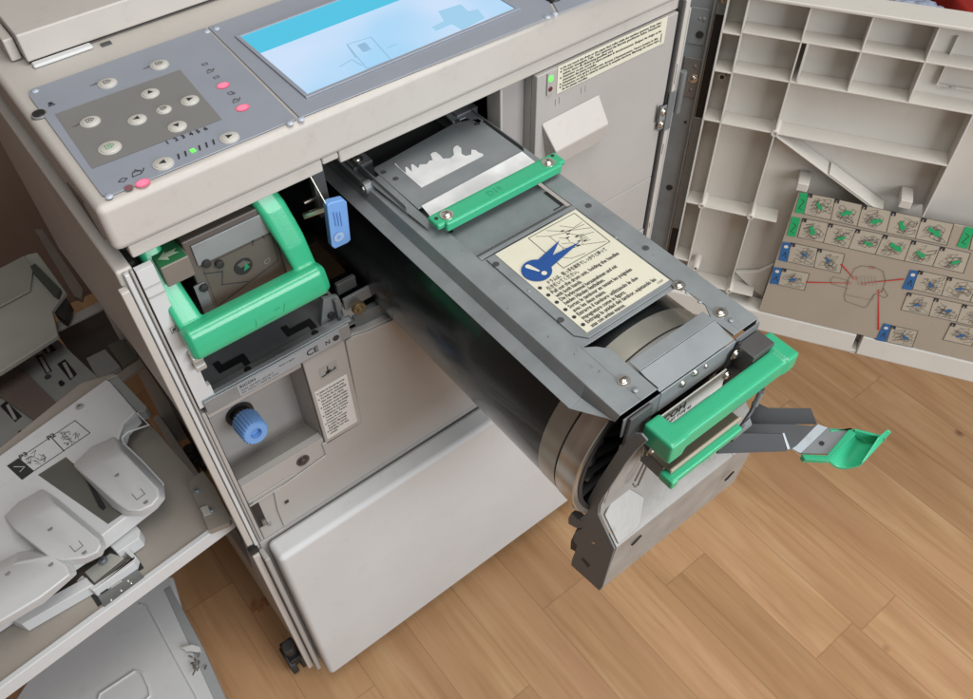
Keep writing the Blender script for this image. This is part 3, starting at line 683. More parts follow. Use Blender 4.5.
# instruction plate
NP = .0030
q = MB(); dbox(q, -.001, .5505, .0008, .50, .8, NP, tanl)
plate = q.build('instruction_plate', door)
g = MB(); MI = DM @ Matrix.Translation((0, 0, sg * (NP + .0004))); MI2 = DM @ Matrix.Translation((0, 0, sg * (NP + .0008))); MI3 = DM @ Matrix.Translation((0, 0, sg * (NP + .0012)))
def L5(x, y): return D(740 + x/3.176, 170 + y/3.176, NP)          # plate print measured on an enlarged crop
rn = random.Random(11)
def bil(c, u, v):
    a, b_, c_, d_ = [Vector(p) for p in c]; return (a*(1-u) + b_*u)*(1-v) + (d_*(1-u) + c_*u)*v
def pict(c, num, acc):
    c = [L5(*p) for p in c]
    g.face([MI @ Vector((*p, 0)) for p in c], tanl2)
    g.line(c, .0007, MI2, ink, True)
    B = lambda u, v: tuple(bil(c, u, v))
    g.face([MI3 @ Vector((*B(*p), 0)) for p in ((0, .0), (.16, 0), (.16, .17), (0, .17))], ink)
    cdig = Vector(B(.03, .15)); g.text(str(num), MI3 @ Matrix.Translation((cdig.x, cdig.y, sg * .0004)), .0048, white)
    for j in range(13):
        u, v = rn.uniform(.15, .75), rn.uniform(.15, .75); a = rn.choice((.5, .6, -.5, -.45)); l = rn.uniform(.12, .35)
        p1 = (u, v); p2 = (min(.93, max(.07, u + l)), min(.92, max(.08, v + a*l))); p3 = (min(.93, max(.07, p2[0] - .1*rn.random())), min(.92, max(.1, p2[1] + .2)))
        g.line([B(*p1), B(*p2), B(*p3), B(max(.06, p1[0]-.06), min(.92, p1[1]+.2))], .00038, MI2, rn.choice((ink, inkg)), rn.random() < .4)
    for j in range(2):
        u, v = rn.uniform(.3, .7), rn.uniform(.3, .7); g.line([B(u + .12*math.cos(k), v + .12*math.sin(k)) for k in range(0, 7)], .0003, MI2, inkg, True)
    if acc:
        u, v = rn.uniform(.45, .65), rn.uniform(.45, .6); a = rn.choice((.35, .7, -.5, 2.6, 1.1)) + rn.uniform(-.2, .2); ca, sa = math.cos(a), math.sin(a)
        T = lambda x, y: B(min(.95, max(.05, u + x*ca - y*sa)), min(.95, max(.05, v + x*sa + y*ca)))
        sc = rn.uniform(.5, .85) if acc is greeni else rn.uniform(.4, .6)
        g.face([MI3 @ Vector((*T(x*sc, y*sc), 0)) for x, y in ((-.32, -.10), (-.02, -.07), (.05, -.2), (.32, rn.uniform(-.06, .06)), (.09, .16), (.0, .10), (-.25, .12))], acc)
def strip(tops, bots, first, acc):
    for i in range(len(tops) - 1):
        pict([tops[i], tops[i+1], bots[i+1], bots[i]], first + i, acc)
strip([(218, 73), (303, 90), (390, 110), (482, 130), (578, 150), (680, 170)], [(203, 138), (288, 158), (372, 178), (465, 198), (557, 217), (657, 238)], 1, greeni)
strip([(200, 152), (283, 168), (370, 186), (457, 204), (547, 222), (638, 242), (733, 263)], [(183, 212), (265, 230), (345, 248), (430, 267), (522, 288), (612, 305), (710, 327)], 1, greeni)
strip([(163, 230), (248, 248), (333, 266)], [(150, 290), (235, 308), (318, 327)], 1, bluel)
strip([(135, 311), (221, 328)], [(121, 363), (204, 382)], 1, bluel)
strip([(568, 318), (660, 338), (755, 358), (850, 378)], [(548, 378), (640, 398), (730, 418), (826, 438)], 1, bluel)
strip([(533, 388), (618, 405), (708, 425), (800, 445)], [(512, 443), (600, 462), (688, 482), (778, 502)], 4, bluel)
strip([(672, 484), (765, 505), (860, 525)], [(645, 538), (735, 558), (830, 578)], 7, bluel)
strip([(483, 493), (566, 511)], [(466, 545), (547, 562)], 1, bluel)
strip([(745, 186), (840, 206)], [(728, 252), (822, 272)], 1, greeni)
def tab(c, m, circ=True):
    c = [L5(*p) for p in c]; g.face([MI2 @ Vector((*p, 0)) for p in c], m)
    a = bil(c, .5, .22 if m is bluel else .5)
    if m is bluel: g.disc(a, .0032, MI3, white, 14); g.line([tuple(bil(c, .35, .75)), tuple(bil(c, .6, .5)), tuple(bil(c, .8, .8))], .0009, MI3, ink)
    else: g.line([tuple(bil(c, .3, .3)), tuple(bil(c, .75, .4)), tuple(bil(c, .3, .75)), tuple(bil(c, .7, .8))], .0007, MI3, ink)
for c in (((192, 70), (218, 74), (202, 138), (174, 134)), ((165, 147), (193, 152), (176, 212), (149, 207)), ((717, 178), (745, 184), (722, 250), (688, 242))): tab(c, greeni)
for c in (((136, 227), (164, 231), (148, 291), (122, 285)), ((108, 307), (135, 311), (122, 363), (94, 359)), ((541, 316), (569, 320), (545, 381), (514, 376)), ((456, 486), (482, 491), (462, 545), (431, 539))): tab(c, bluel)
for a, c in (((321, 297), (362, 342)), ((211, 355), (345, 358)), ((400, 357), (522, 345)), ((441, 380), (440, 507))):
    A_, C_ = Vector(L5(*a)), Vector(L5(*c)); 
    if a[0] < 400: A_, C_ = C_, A_
    if a[0] == 400 or a[0] == 441: pass
    else: pass
    d = (C_ - A_).normalized(); n_ = Vector((-d.y, d.x)); g.face([MI3 @ Vector((*(A_ - n_*.0004), 0)), MI3 @ Vector((*(C_ - n_*.0012), 0)), MI3 @ Vector((*(C_ + n_*.0012), 0)), MI3 @ Vector((*(A_ + n_*.0004), 0))], redi)
g.line([L5(*p) for p in ((365, 312), (385, 303), (430, 308), (455, 320), (462, 350), (452, 385), (425, 395), (405, 430), (395, 436), (335, 415), (332, 400), (345, 345))], .0006, MI3, ink, True)
g.line([L5(*p) for p in ((338, 395), (420, 412), (428, 393))], .0005, MI3, inkg)
g.line([L5(*p) for p in ((345, 375), (290, 360), (288, 345), (300, 338), (345, 350))], .0005, MI3, ink); g.line([L5(*p) for p in ((455, 372), (470, 398), (458, 405), (440, 395))], .0006, MI3, ink)
for p in ((365, 342), (345, 357), (393, 360), (444, 383), (420, 308)): g.line([(L5(*p)[0] + .0035*math.cos(k*.7), L5(*p)[1] + .0026*math.sin(k*.7)) for k in range(9)], .0006, MI3, redi, True)
for k in range(6): g.line([L5(372 + k*11, 335), L5(378 + k*11, 365)], .0004, MI3, inkg)
g.build('instruction_print', plate, recalc=False)

# ================================================================== MASTER UNIT with U handle
mu = thing('master_unit', 'small cartridge with a thick green U-shaped handle under the control panel, left of the drum', 'cartridge', (.1, .02, .84))
q = MB(); q.box((.055, .012, .90), (.158, .20, 1.045), brown); q.build('cartridge_body', mu, bevel=.002)
q = MB(); q.box((.062, .0095, 1.012), (.162, .0118, 1.038), steel); q.box((.148, .0092, .935), (.163, .0116, 1.012), steel); q.prism([V(.1635, .012, .935), V(.1635, .012, 1.035), V(.175, .012, .975), V(.178, .012, .935)], (0, .002, 0), steel2); q.box((.050, .0094, .94), (.062, .0117, .99), steel2); split(q, 'mounting_plate', mu, bevel=.0006)
q = MB(); M = fr(V(.105, .0113, .985), (1, 0, 0), (0, 0, 1)); MM = M @ Matrix.Translation((0, 0, .0004))
q.box((.066, .0112, .945), (.146, .0119, 1.008), mat('brown_plate', (.10, .085, .072), .4, noise=.06))
q.lathe((.105, .0112, .985), (0, -1, 0), [(0, .0105), (.0008, .0102)], black, 24); q.face([M @ Vector((x, y, .0012)) for x, y in ((-.001, -.006), (.006, -.004), (.003, .005))], mat('green_chip', (.02, .22, .10), .4, noise=0))
q.face([M @ Vector((x, y, .0011)) for x, y in ((-.003, .0), (.009, .001), (.002, .008), (-.006, .006))], brown)
q.line([(-.040, .014), (-.022, .006), (-.027, -.010), (0, -.022)], .0011, MM, ink); q.line([(-.038, -.034), (.0, -.024), (.038, -.014), (.038, .018)], .0009, MM, ink); q.line([(.016, .020), (.018, .026), (.028, .029), (.03, .022)], .0012, MM, ink)
M2 = fr(V(.128, .0108, .974), (1, 0, 0), (0, 0, 1)); q.line([(0, 0), (.006, .001), (.006, .006), (0, .005)], .0006, M2, inkl, True)
q.build('face_plate', mu, recalc=False)
for x, z in ((.070, 1.012), (.082, 1.004), (.148, 1.022), (.059, .985), (.165, .962), (.16, .982)):
    q = MB(); q.lathe((x, .0093, z), (0, -1, 0), [(0, .0046), (.003, .0044), (.0034, .003)], black, 18); q.build('rubber_stud', mu)
q = MB(); q.box((.026, .0, 1.012), (.055, .03, 1.0378), mat('block_brown', (.17, .15, .13), .35, noise=.06)); q.build('arrow_block', mu, bevel=.0015)
q = MB(); q.prism([V(.0265, .001, 1.0380), V(.0535, .001, 1.0380), V(.0535, .029, 1.0380), V(.0265, .029, 1.0380)], (0, 0, .0006), mat('green_arrow_label', (.02, .13, .05), .35, noise=.05)); M = fr(V(.040, .013, 1.0390), (1, 0, 0), (0, 1, 0))
q.face([M @ Vector((x, y, 0)) for x, y in ((-.011, -.001), (-.002, -.008), (-.002, -.0035), (.010, -.0035), (.006, 0), (.010, .0035), (-.002, .0035), (-.001, .007))], mat('arrow_pale', (.30, .38, .28), .5, noise=0))
q.build('arrow_label', mu, recalc=False)
# U handle: wide arms that run down to a thick front bar
q = MB()
def hsec(c, wx, wy, axis, rr=.35, n=20):
    out = []
    for i in range(n):
        a = 2*math.pi*i/n; ca, sa = math.cos(a), math.sin(a); p = .55
        u_ = math.copysign(abs(ca)**p, ca) * wx/2; v_ = math.copysign(abs(sa)**p, sa) * wy/2
        out.append(V(*c) + axis[0]*u_ + axis[1]*v_)
    return [p + UH for p in out]
UH = V(-.003, -.004, .0)
X, Y, Z = V(1,0,0), V(0,1,0), V(0,0,1)
fd = V(0, -.35, -1).normalized()
L1 = [hsec((.031, .045, 1.050), .024, .03, (X, Y)), hsec((.030, .034, 1.025), .024, .034, (X, V(0,1,.2).normalized())), hsec((.031, .014, 1.000), .025, .034, (X, V(0, .8, .6).normalized())), hsec((.033, -.004, .972), .026, .032, (X, V(0, .75, .66).normalized())), hsec((.034, -.013, .958), .027, .028, (X, V(0, .9, .4).normalized())), hsec((.034, -.015, .951), .026, .022, (X, Y))]
q.sweep(None, L1, green)
L2 = [[p + V(.131 + .0, 0, 0) for p in s_] for s_ in L1]
L2[0] = hsec((.146, .040, 1.068), .030, .034, (X, Y)); L2[1] = hsec((.154, .024, 1.040), .031, .034, (X, Y)); L2[2] = hsec((.160, .006, 1.008), .029, .034, (X, V(0, .8, .6).normalized()))
q.sweep(None, L2, green)
bar = [hsec((x, -.018, .9545), .037, .028, (V(0, .25, 1).normalized(), V(0, 1, -.25).normalized())) for x in (.0215, .024, .06, .10, .14, .172, .1765)]
bar[0] = hsec((.0190, -.018, .953), .030, .020, (V(0, .25, 1).normalized(), V(0, 1, -.25).normalized())); bar[-1] = hsec((.1795, -.018, .953), .028, .018, (V(0, .25, 1).normalized(), V(0, 1, -.25).normalized()))
q.sweep(None, bar, green)
o = q.build('green_handle', mu, angle=60)
rm = o.modifiers.new('merge', 'REMESH'); rm.mode = 'VOXEL'; rm.voxel_size = .0011
sm = o.modifiers.new('soft', 'SMOOTH'); sm.factor = .5; sm.iterations = 6
q = MB(); M = fr(V(.105, -.0380, .951), (1, 0, 0), (0, .25, 1)); 
for a, c in (((-.02, -.004), (-.018, .005)), ((-.012, -.004), (.002, -.003)), ((.004, .004), (.010, .005)), ((.012, -.003), (.016, .006))): q.line([a, c], .0006, M, greend)
q.build('scuff_marks', o, recalc=False)

# ================================================================== DRUM UNIT
du = thing('drum_unit', 'long black drum in a grey metal frame with green handles, pulled out over the floor', 'print drum', (.357, -.2, .76))
DX, DZ, DR = .357, .875, .115
q = MB(); q.lathe((DX, .22, DZ), (0, -1, 0), [(0, DR-.002), (.001, DR), (.526, DR)], inkdrum, 128); q.build('drum', du, angle=30)
q = MB(); q.lathe((DX, -.3055, DZ), (0, -1, 0), [(0, DR+.0004), (.024, DR+.0004)], brass2, 128, cap=False)
q.lathe((DX, -.3295, DZ), (0, -1, 0), [(0, DR+.0004), (.0006, DR-.0012), (.0014, DR-.0012), (.002, DR+.0002)], steeld, 128, cap=False)
q.lathe((DX, -.3315, DZ), (0, -1, 0), [(0, DR+.0002), (.0006, DR+.0012), (.026, DR+.0012), (.0268, DR+.0002), (.0268, DR-.006)], brass, 128, cap=False)
a = math.radians(207); screw(q, (DX + (DR+.001)*math.cos(a), -.352, DZ + (DR+.001)*math.sin(a)), (math.cos(a), 0, math.sin(a)), .0035, brass)
q.build('end_ring', du, angle=30)
q = MB(); q.lathe((DX, -.3575, DZ), (0, -1, 0), [(0, DR-.005), (.002, DR-.0055), (.0022, DR-.010), (-.022, DR-.012), (-.024, .045), (-.006, .043), (-.004, .0005)], black, 96, cap=False)
for k in range(20):
    a = 2*math.pi*k/20; c, s_ = math.cos(a), math.sin(a); M = Matrix.Translation((DX, -.362, DZ)) @ Matrix.Rotation(-a, 4, 'Y')
    q.box((.040, .006, -.0013), (DR-.011, .022, .0009), black, M); q.lathe((DX + .088*math.cos(a+.15), -.344, DZ + .088*math.sin(a+.15)), (0, -1, 0), [(0, .006), (.008, .005), (.0085, .001)], mat('hub_stud', (.12, .12, .12), .4, metal=.4), 14)
q.build('drum_hub', du)
# frame rails on top
ZT = 1.0
q = MB()
q.box((.2665, -.378, ZT-.0016), (.2925, .20, ZT), steel)
q.prism([(.2925, -.378, ZT), (.3125, -.378, ZT), (.3125, -.318, ZT), (.3045, -.308, ZT), (.2925, -.300, ZT)], (0, 0, -.0016), steel)
fl = [(.2665, .20), (.2665, -.378)]
prof = [V(.2663, 0, ZT-.0002), V(.2620, 0, .9850), V(.2480, 0, .9805)]
def flange(y0, y1, w0=1, w1=1):
    for i in range(2):
        a, c = prof[i], prof[i+1]
        q.prism([V(a.x, y0, a.z), V(c.x, y0, c.z), V(c.x, y1, c.z), V(a.x, y1, a.z)], (.0008, 0, -.0014), steel)
flange(.20, -.335)
a, m_, c = prof
q.prism([V(a.x, -.335, a.z), V(m_.x, -.335, m_.z), V(m_.x + .004, -.374, m_.z + .002), V(a.x, -.378, a.z)], (.0008, 0, -.0014), steel)
q.prism([V(m_.x, -.335, m_.z), V(c.x, -.335, c.z), V(m_.x + .002, -.366, m_.z), V(m_.x + .004, -.374, m_.z + .002)], (.0008, 0, -.0014), steel)
q.build('left_rail', du, bevel=.0005)
q = MB()
q.box((.4215, -.378, ZT-.0016), (.4475, .20, ZT), steel); q.prism([(.4215, -.378, ZT), (.4125, -.378, ZT), (.4125, -.350, ZT), (.4215, -.335, ZT)], (0, 0, -.0016), steel)
q.box((.446, -.378, .974), (.4476, .20, ZT-.0018), steel)
q.build('right_rail', du, bevel=.0005)
# centre plate with recessed trough
q = MB(); zc = ZT + .0004
q.box((.293, -.300, ZT-.0035), (.4210, -.1500, ZT-.0018), steel)
q.prism([V(.2975, -.153, zc), V(.2975, -.285, zc), V(.3065, -.296, zc), V(.42, -.296, zc), V(.42, -.153, zc)], (0, 0, -.0014), steel)
q.prism([V(.293, -.145, ZT), V(.293, -.150, ZT), V(.4215, -.150, ZT), V(.4215, -.145, ZT)], (0, 0, -.0016), steel)
q.prism([V(.2928, -.144, ZT-.0005), V(.4215, -.144, ZT-.0005), V(.4215, -.137, ZT-.0068), V(.2928, -.137, ZT-.0068)], (0, 0, -.0014), steel2)
q.box((.2928, -.136, ZT-.0085), (.4215, .20, ZT-.007), steel)
q.build('centre_plate', du, bevel=.0004)
q = MB(); q.box((.4165, -.133, ZT-.0068), (.4208, -.104, ZT-.0062), black); q.box((.406, -.1335, ZT-.0068), (.4165, -.1325, ZT-.0062), black); split(q, 'plate_gap', du)
for x, y in ((.3005, -.165), (.3005, -.263), (.434, -.157), (.434, -.243)):
    q = MB(); q.lathe((x, y, ZT + .0005), (0, 0, 1), [(0, .0036), (.0003, .0034)], steeld, 16); q.build('plate_plug', du)
# crossmember at the front
q = MB()
q.box((.3135, -.3545, ZT+.0006), (.4118, -.3405, ZT+.002), steel)
q.prism([V(.3135, -.3548, ZT+.002), V(.3135, -.3548, ZT+.0006), V(.3135, -.3795, ZT-.0045), V(.3135, -.3805, ZT-.003)], (.0983, 0, 0), steel)
q.box((.3135, -.3825, .969), (.4118, -.3808, ZT-.0032), steel)
q.box((.268, -.3822, .969), (.3133, -.3806, .9955), steel2); q.box((.412, -.3822, .969), (.446, -.3806, .9985), steel2)
q.build('crossmember', du, bevel=.0007)
q = MB()
q.box((.3127, -.355, ZT-.0006), (.3137, -.378, ZT+.0003), black); q.box((.4117, -.355, ZT-.0006), (.4127, -.378, ZT+.0003), black)
split(q, 'seam_gap', du)
for px, py, R in ((623.8, 380, .0048), (679, 284.5, .0048), (720.8, 312, .0052)):
    c = U(px, py, z=ZT + .001); q = MB(); screw(q, (c.x, c.y, ZT + .0001), (0, 0, 1), R*.92); q.build('frame_screw', du)
for px, py, R in ((635.5, 390.4, .0036), (731, 320.6, .0030), (700, 302, .0027), (687, 293, .0022), (529, 291, .0017), (616, 237.5, .002)):
    c = U(px, py, z=ZT); q = MB(); rivet(q, (c.x, c.y, ZT + .0004), (0, 0, 1), R); q.build('rivet', du)
for px, py, R in ((695, 373, .0040), (682.4, 384, .0040), (706, 366.4, .0026)):
    c = U(px, py, y=-.383); q = MB(); screw(q, (c.x, -.3826, c.z), (0, -1, 0), R, chrome, False); q.build('front_screw', du)
# big warning label
q = MB(); lx0, lx1, ly0, ly1 = .3085, .4185, -.2905, -.1535; zl = ZT + .0006
q.prism([V(lx0, ly0, zl), V(lx1, ly0, zl), V(lx1, ly1, zl), V(lx0, ly1, zl)], (0, 0, .0004), cream)
ML = fr(V(0, 0, zl + .0008), (1, 0, 0), (0, 1, 0)); MLa = ML @ Matrix.Translation((0, 0, .0004)); MLb = ML @ Matrix.Translation((0, 0, .0008))
def lp(px, py): c = U(px, py, z=zl + .0008); return (c.x, c.y)
q.line([lp(574.5, 213), lp(528.5, 238), lp(563.5, 268), lp(610, 241.5)], .0006, ML, ink, True)
rn = random.Random(5)
cc = [lp(574.5, 213), lp(528.5, 238), lp(563.5, 268), lp(610, 241.5)]
B = lambda u, v: tuple(bil([cc[1], cc[2], cc[3], cc[0]], u, v))
for pts in ([(.05,.35),(.25,.55),(.5,.98)], [(.05,.12),(.2,.3),(.6,.3),(.75,.12)], [(.2,.3),(.3,.55),(.55,.72),(.75,.6),(.7,.4)], [(.3,.55),(.35,.95)], [(.75,.6),(.95,.95)], [(.75,.12),(.9,.25),(.95,.5)], [(.55,.72),(.62,.95)], [(.6,.3),(.7,.4)], [(.1,.6),(.3,.75),(.28,.95)], [(.35,.4),(.45,.5),(.55,.48)], [(.5,.35),(.6,.5),(.72,.52)]): q.line([B(*p) for p in pts], .0004, ML, ink)
for u, v in ((.22, .52), (.35, .55), (.5, .62), (.62, .58), (.7, .5), (.42, .48), (.68, .66), (.3, .62)):
    q.face([ML @ Vector((*B(*p), 0)) for p in ((u, v), (u+.035, v+.01), (u+.03, v+.06), (u+.01, v+.07))], ink)
for k in range(5): q.line([B(.50 + k*.05, .66), B(.54 + k*.05, .78)], .0004, ML, ink)
c = lp(536.7, 270.5); q.disc(c, .0155, MLa @ Matrix.Translation((0, 0, .0001)), blueb, 40)
for kk, tp in enumerate((lp(559.5, 240.5), lp(580, 242))):
    MLa = ML @ Matrix.Translation((0, 0, .0004 + .0002 * kk))
    d = (Vector(tp) - Vector(c)).normalized(); n_ = Vector((-d.y, d.x)); cc_ = Vector(c)
    q.face([MLa @ Vector((*(cc_ + n_*.0085), 0)), MLa @ Vector((*(cc_ - n_*.0085), 0)), MLa @ Vector((*Vector(tp), 0))], blueb)
ud = Vector((-.35, .94)); uo = Vector((.94, .35)); cv = Vector(c)
q.face([MLb @ Vector((*(cv + ud*.010 - uo*.0028 + uo*2.8e-3*math.cos(t_) * 1 + uo*.0028 + ud*.0028*math.sin(t_)), 0)) for t_ in [k*math.pi/6 for k in range(7)]] + [MLb @ Vector((*(cv - ud*.0030 - uo*.0010), 0)), MLb @ Vector((*(cv - ud*.0030 + uo*.0010), 0))], cream)
q.disc(tuple(cv - ud*.0085), .0029, MLb, cream, 18)
rows = [(None, 'ドラムは、取っ手を両手でしっかりと持って'), (1, '引き抜いてください。'), (1, 'Pull out the drum unit, holding the handles'), (0, 'with both hands.'), (1, 'Die Farbtrommel herausnehmen und mit'), (0, 'beiden Händen festhalten.'), (1, 'Sortez le tambour en tenant les poignées'), (0, 'avec les deux mains.'), (1, 'Estrarre il tamburo utilizzando le due'), (0, 'impugnature come in figura.'), (1, 'Extraiga la unidad del tambor, sujetando las'), (0, 'asas con ambas manos.')]
for i, (bl, t) in enumerate(rows):
    y = -.2208 - i * .00622
    try:
        q.text(t, ML @ Matrix.Translation((lx0 + .0085 + (.006 if i == 0 else 0), y, 0)), (.0066 if i > 1 else .0058), ink, width=(.078 if i == 0 else .040) if i < 2 else .00208 * len(t), bold=True)
    except Exception as ex: print('text', ex)
for i in (0, 2, 4, 6, 8, 10): q.disc((lx0 + .0040, -.2208 - i*.00622 + .0018), .0021, ML, ink, 14)
q.text('C267', ML @ Matrix.Translation((lx1 - .0125, ly0 + .0025, 0)), .0035, ink)
q.build('warning_label', du, recalc=False)
# hatch with foil decal and green bar handle at the rear
q = MB(); zh = 1.010
q.prism([U(*p, z=zh) for p in ((453, 122.5), (443, 112.5), (458, 101.5), (484, 119), (479, 123.5), (466, 117))], (0, 0, -.0016), steel)
q.prism([V(.283, .0545, ZT-.004), V(.404, .0545, ZT-.004), V(.404, .16, ZT-.004), V(.283, .16, ZT-.004)], (0, 0, -.002), black)  # black sheet paints the darkness of the open void behind the hatch
q.prism([V(.283, -.055, zh), V(.283, .030, zh), V(.286, .034, zh), V(.404, .045, zh), V(.420, .040, zh), V(.433, .034, zh), V(.433, -.055, zh)], (0, 0, -.0016), steel)
q.box((.274, -.045, .994), (.2755, .06, 1.012), steel); q.box((.2755, .012, 1.0), (.286, .06, 1.0015), steel2); q.box((.436, -.045, ZT), (.4375, .06, 1.012), steel2)
q.prism([V(.2695, .02, 1.006), V(.2830, .02, 1.010), V(.2830, -.075, 1.008), V(.2760, -.082, 1.004)], (0, 0, -.0016), steel)
q.build('hatch_plate', du, bevel=.0006)
q = MB(); q.box((.2695, .052, .985), (.2945, .080, 1.006), steel2); q.box((.415, .052, .99), (.446, .09, 1.012), steel2); q.box((.2945, .085, .99), (.415, .088, 1.012), steeld); screw(q, (.281, .064, 1.006), (0, 0, 1), .005, chrome); q.cyl((.262, .022, 1.0), (.272, .022, 1.0), .0075, steel); q.cyl((.26, .022, 1.0), (.2635, .022, 1.0), .004, chrome)
q.box((.264, .03, .99), (.2690, .075, 1.004), steel2)
split(q, 'hatch_pivot', du, bevel=.0008)
q = MB(); zf = zh + .0004; rn = random.Random(2)
x0, x1, y0, y1 = .298, .407, -.0135, .018
cpts = [U(340 + a_/4.423, 90 + b_/4.423, z=zf) for a_, b_ in ((360, 432), (300, 380), (240, 327), (246, 324), (268, 350), (292, 368), (288, 342), (296, 341), (318, 362), (314, 330), (322, 328), (346, 346), (352, 330), (384, 328), (396, 312), (410, 312), (400, 284), (412, 276), (424, 274), (444, 290), (456, 304), (488, 302), (504, 288), (500, 262), (508, 250), (520, 245), (536, 258), (538, 284), (556, 292), (580, 286), (582, 264), (600, 266), (612, 276), (634, 284), (632, 292), (500, 360))]
q.prism(cpts, (0, 0, .0003), paperw)
q.prism([V(.286, -.084, zh-.004), V(.4335, -.084, zh-.004), V(.4300, -.050, zh+.0012), V(.2875, -.055, zh+.0012)], (0, 0, .0006), mat('bent_foil', (.78, .79, .80), .35, metal=.25, noise=.16, nscale=30))
split(q, 'foil_decal', du, recalc=True)
for x, y in ((.293, .002), (.425, .026), (.411, .045), (.289, .02)):
    q = MB(); q.lathe((x, y, zh + .0002), (0, 0, 1), [(0, .0034), (.0004, .003)], steeld, 14); q.build('plate_plug', du)
q = MB(); gz = 1.0185
q.box((.2865, -.1025, 1.0065), (.4445, -.0805, gz), green); q.box((.278, -.0985, 1.0105), (.4525, -.0785, gz - .0004), green)
o = q.build('upper_handle', du, bevel=.0028, seg=3)
q = MB(); M = fr(V(.358, -.0950, gz + .0004), (1, 0, 0), (0, 1, 0)); q.text('D19', M, .011, greend, align='C', bold=True)
for x in (.295, .4335): screw(q, (x, -.0905, gz), (0, 0, 1), .0050)
for x, y in ((.2835, -.088), (.4455, -.084)): q.disc((x, y), .0022, fr(V(0, 0, gz + .0003), (1, 0, 0), (0, 1, 0)), black, 12)
split(q, 'handle_screw', o, recalc=False)
c = U(450.8, 231.5, z=ZT); q = MB(); q.disc((c.x, c.y), .0028, fr(V(0, 0, ZT + .0004), (1, 0, 0), (0, 1, 0)), black, 16); q.build('frame_hole', du, recalc=False)
# end plate: bent sheet cheek and cast front at the front end
xl, xr = .268, .452
def yz(x, pts): return [V(x, y, z) for y, z in pts]
q = MB()
q.prism([U(*p, x=xl) for p in ((634, 433.5), (616.7, 452), (597.8, 480.7), (587.5, 499.6), (584.5, 515), (579.5, 519), (582, 521.5), (583, 528), (574.5, 533), (573, 541), (577, 546), (571.5, 560), (570.8, 565.5), (599.3, 591), (602, 588), (614.2, 549.5), (597.6, 515), (598.3, 507), (601.5, 500), (615, 480), (626, 463), (636, 451), (647, 441), (641, 434))], (.0025, 0, 0), steel2)
o = q.build('end_cheek', du, bevel=.0009)
lite = mat('worn_grey_casting', (.31, .30, .28), .45, metal=.15, noise=.14, nscale=26, dirt=.45, bump=.3, bscale=240)
PF = [U(*p, x=xl) for p in ((645, 442.5), (627, 464), (602.2, 501), (599, 507.5), (598.3, 515), (614.8, 549.5), (600.2, 590))]
PFy = [(p.y, p.z) for p in PF]
fp = [(y, z) for y, z in PFy]; fp[0] = (-.3835, .952); fp[1] = (-.3800, .925)
bk = [(y + .003, z + (.001 if i < 6 else 0)) for i, (y, z) in enumerate(fp)][::-1]
q = MB()
q.prism(yz(xl + .0027, fp + bk), (xr - xl - .0027, 0, 0), lite)
low = fp[4:]; q.prism(yz(xr, low + [(y + .003, z + .001) for y, z in low][::-1]), (.046, 0, 0), lite)
q.prism([V(xr, fp[3][0] + .0005, fp[3][1] + .03), V(xr, fp[4][0] + .0005, fp[4][1]), V(xr + .046, fp[4][0] + .0005, fp[4][1])], (0, .003, 0), lite)
yb_, zb_ = fp[-1]
q.box((xl + .003, yb_ + .0032, zb_), (xr + .046, yb_ + .045, zb_ + .003), lite)
q.build('end_plate', du, bevel=.0012)
def on_slope(x, t, off=.0):     # a point of the sloping lower facet
    (y0, z0), (y1, z1) = fp[4], fp[5]; n_ = V(0, z1 - z0, -(y1 - y0)).normalized(); n_ = n_ if n_.y < 0 else -n_
    return V(x, y0 + (y1 - y0) * t, z0 + (z1 - z0) * t) + n_ * off
q = MB()
a = [on_slope(.2735, .08), on_slope(.306, -.35), on_slope(.325, .35), on_slope(.306, .90), on_slope(.2735, .93)]
n_ = (on_slope(.3, .5, .01) - on_slope(.3, .5)).normalized()
q.prism(a, n_ * .0022, lite); q.build('pressed_pad', du, bevel=.0012)
q = MB(); P0 = V(.279, fp[2][0] - .0002, fp[2][1]); q.prism([V(.2735, fp[3][0] - .0006, fp[3][1] + .004), V(.2735, fp[1][0] - .0012, fp[1][1]), V(.287, fp[1][0] - .0022, fp[1][1] + .012), V(.296, fp[2][0] - .0006, fp[2][1] - .002)], (0, -.0012, 0), lite); q.build('pressed_rib', du, bevel=.0006)
for px, py in ((634, 538), (727, 474)):
    c = U(px, py, y=fp[5][0] + .003); q = MB(); q.prism([c + V(-.007, -.0045, -.0035), c + V(.004, -.0048, .0035), c + V(.007, -.0048, .0035), c + V(-.002, -.0045, -.004)], (0, .002, 0), black); q.build('end_slot', du)
q = MB(); q.prism([U(*p, x=xl - .0003) for p in ((581, 559), (583.5, 558), (590, 565.5), (588, 568))], (.001, 0, 0), black); q.build('end_slot', du)
q = MB(); q.prism([U(*p, x=xl - .0003) for p in ((591, 542), (594, 544.5), (595, 543), (593.5, 542.6))], (.0008, 0, 0), chrome); q.build('cheek_mark', du)
q = MB(); q.prism([U(*p, x=xl + .0005) for p in ((570.5, 541), (577, 527), (583, 531), (581, 549), (575, 552), (570, 549))], (.014, 0, 0), black); q.prism([U(*p, x=xl + .0005) for p in ((568, 518), (571, 513), (577, 519), (584, 522), (583, 529), (575, 528), (568, 524))], (.010, 0, 0), steel2); q.build('rear_clip', du, bevel=.001)
q = MB(); yy = fp[1][0] - .004; q.tube([U(652, 454, y=yy), U(638, 485, y=yy), U(635, 487, y=yy), U(633, 484, y=yy)], .0011, hinge, 8); q.tube([U(649, 453, y=yy), U(635, 481, y=yy)], .0010, hinge, 8); q.build('wire_spring', du)
q = MB(); c = U(652, 450, y=-.398); q.lathe(c + V(0, .012, 0), (0, -1, 0), [(0, .003), (.012, .003)], steel2, 14); screw(q, c, (0, -1, 0), .0045); q.build('spring_screw', du)
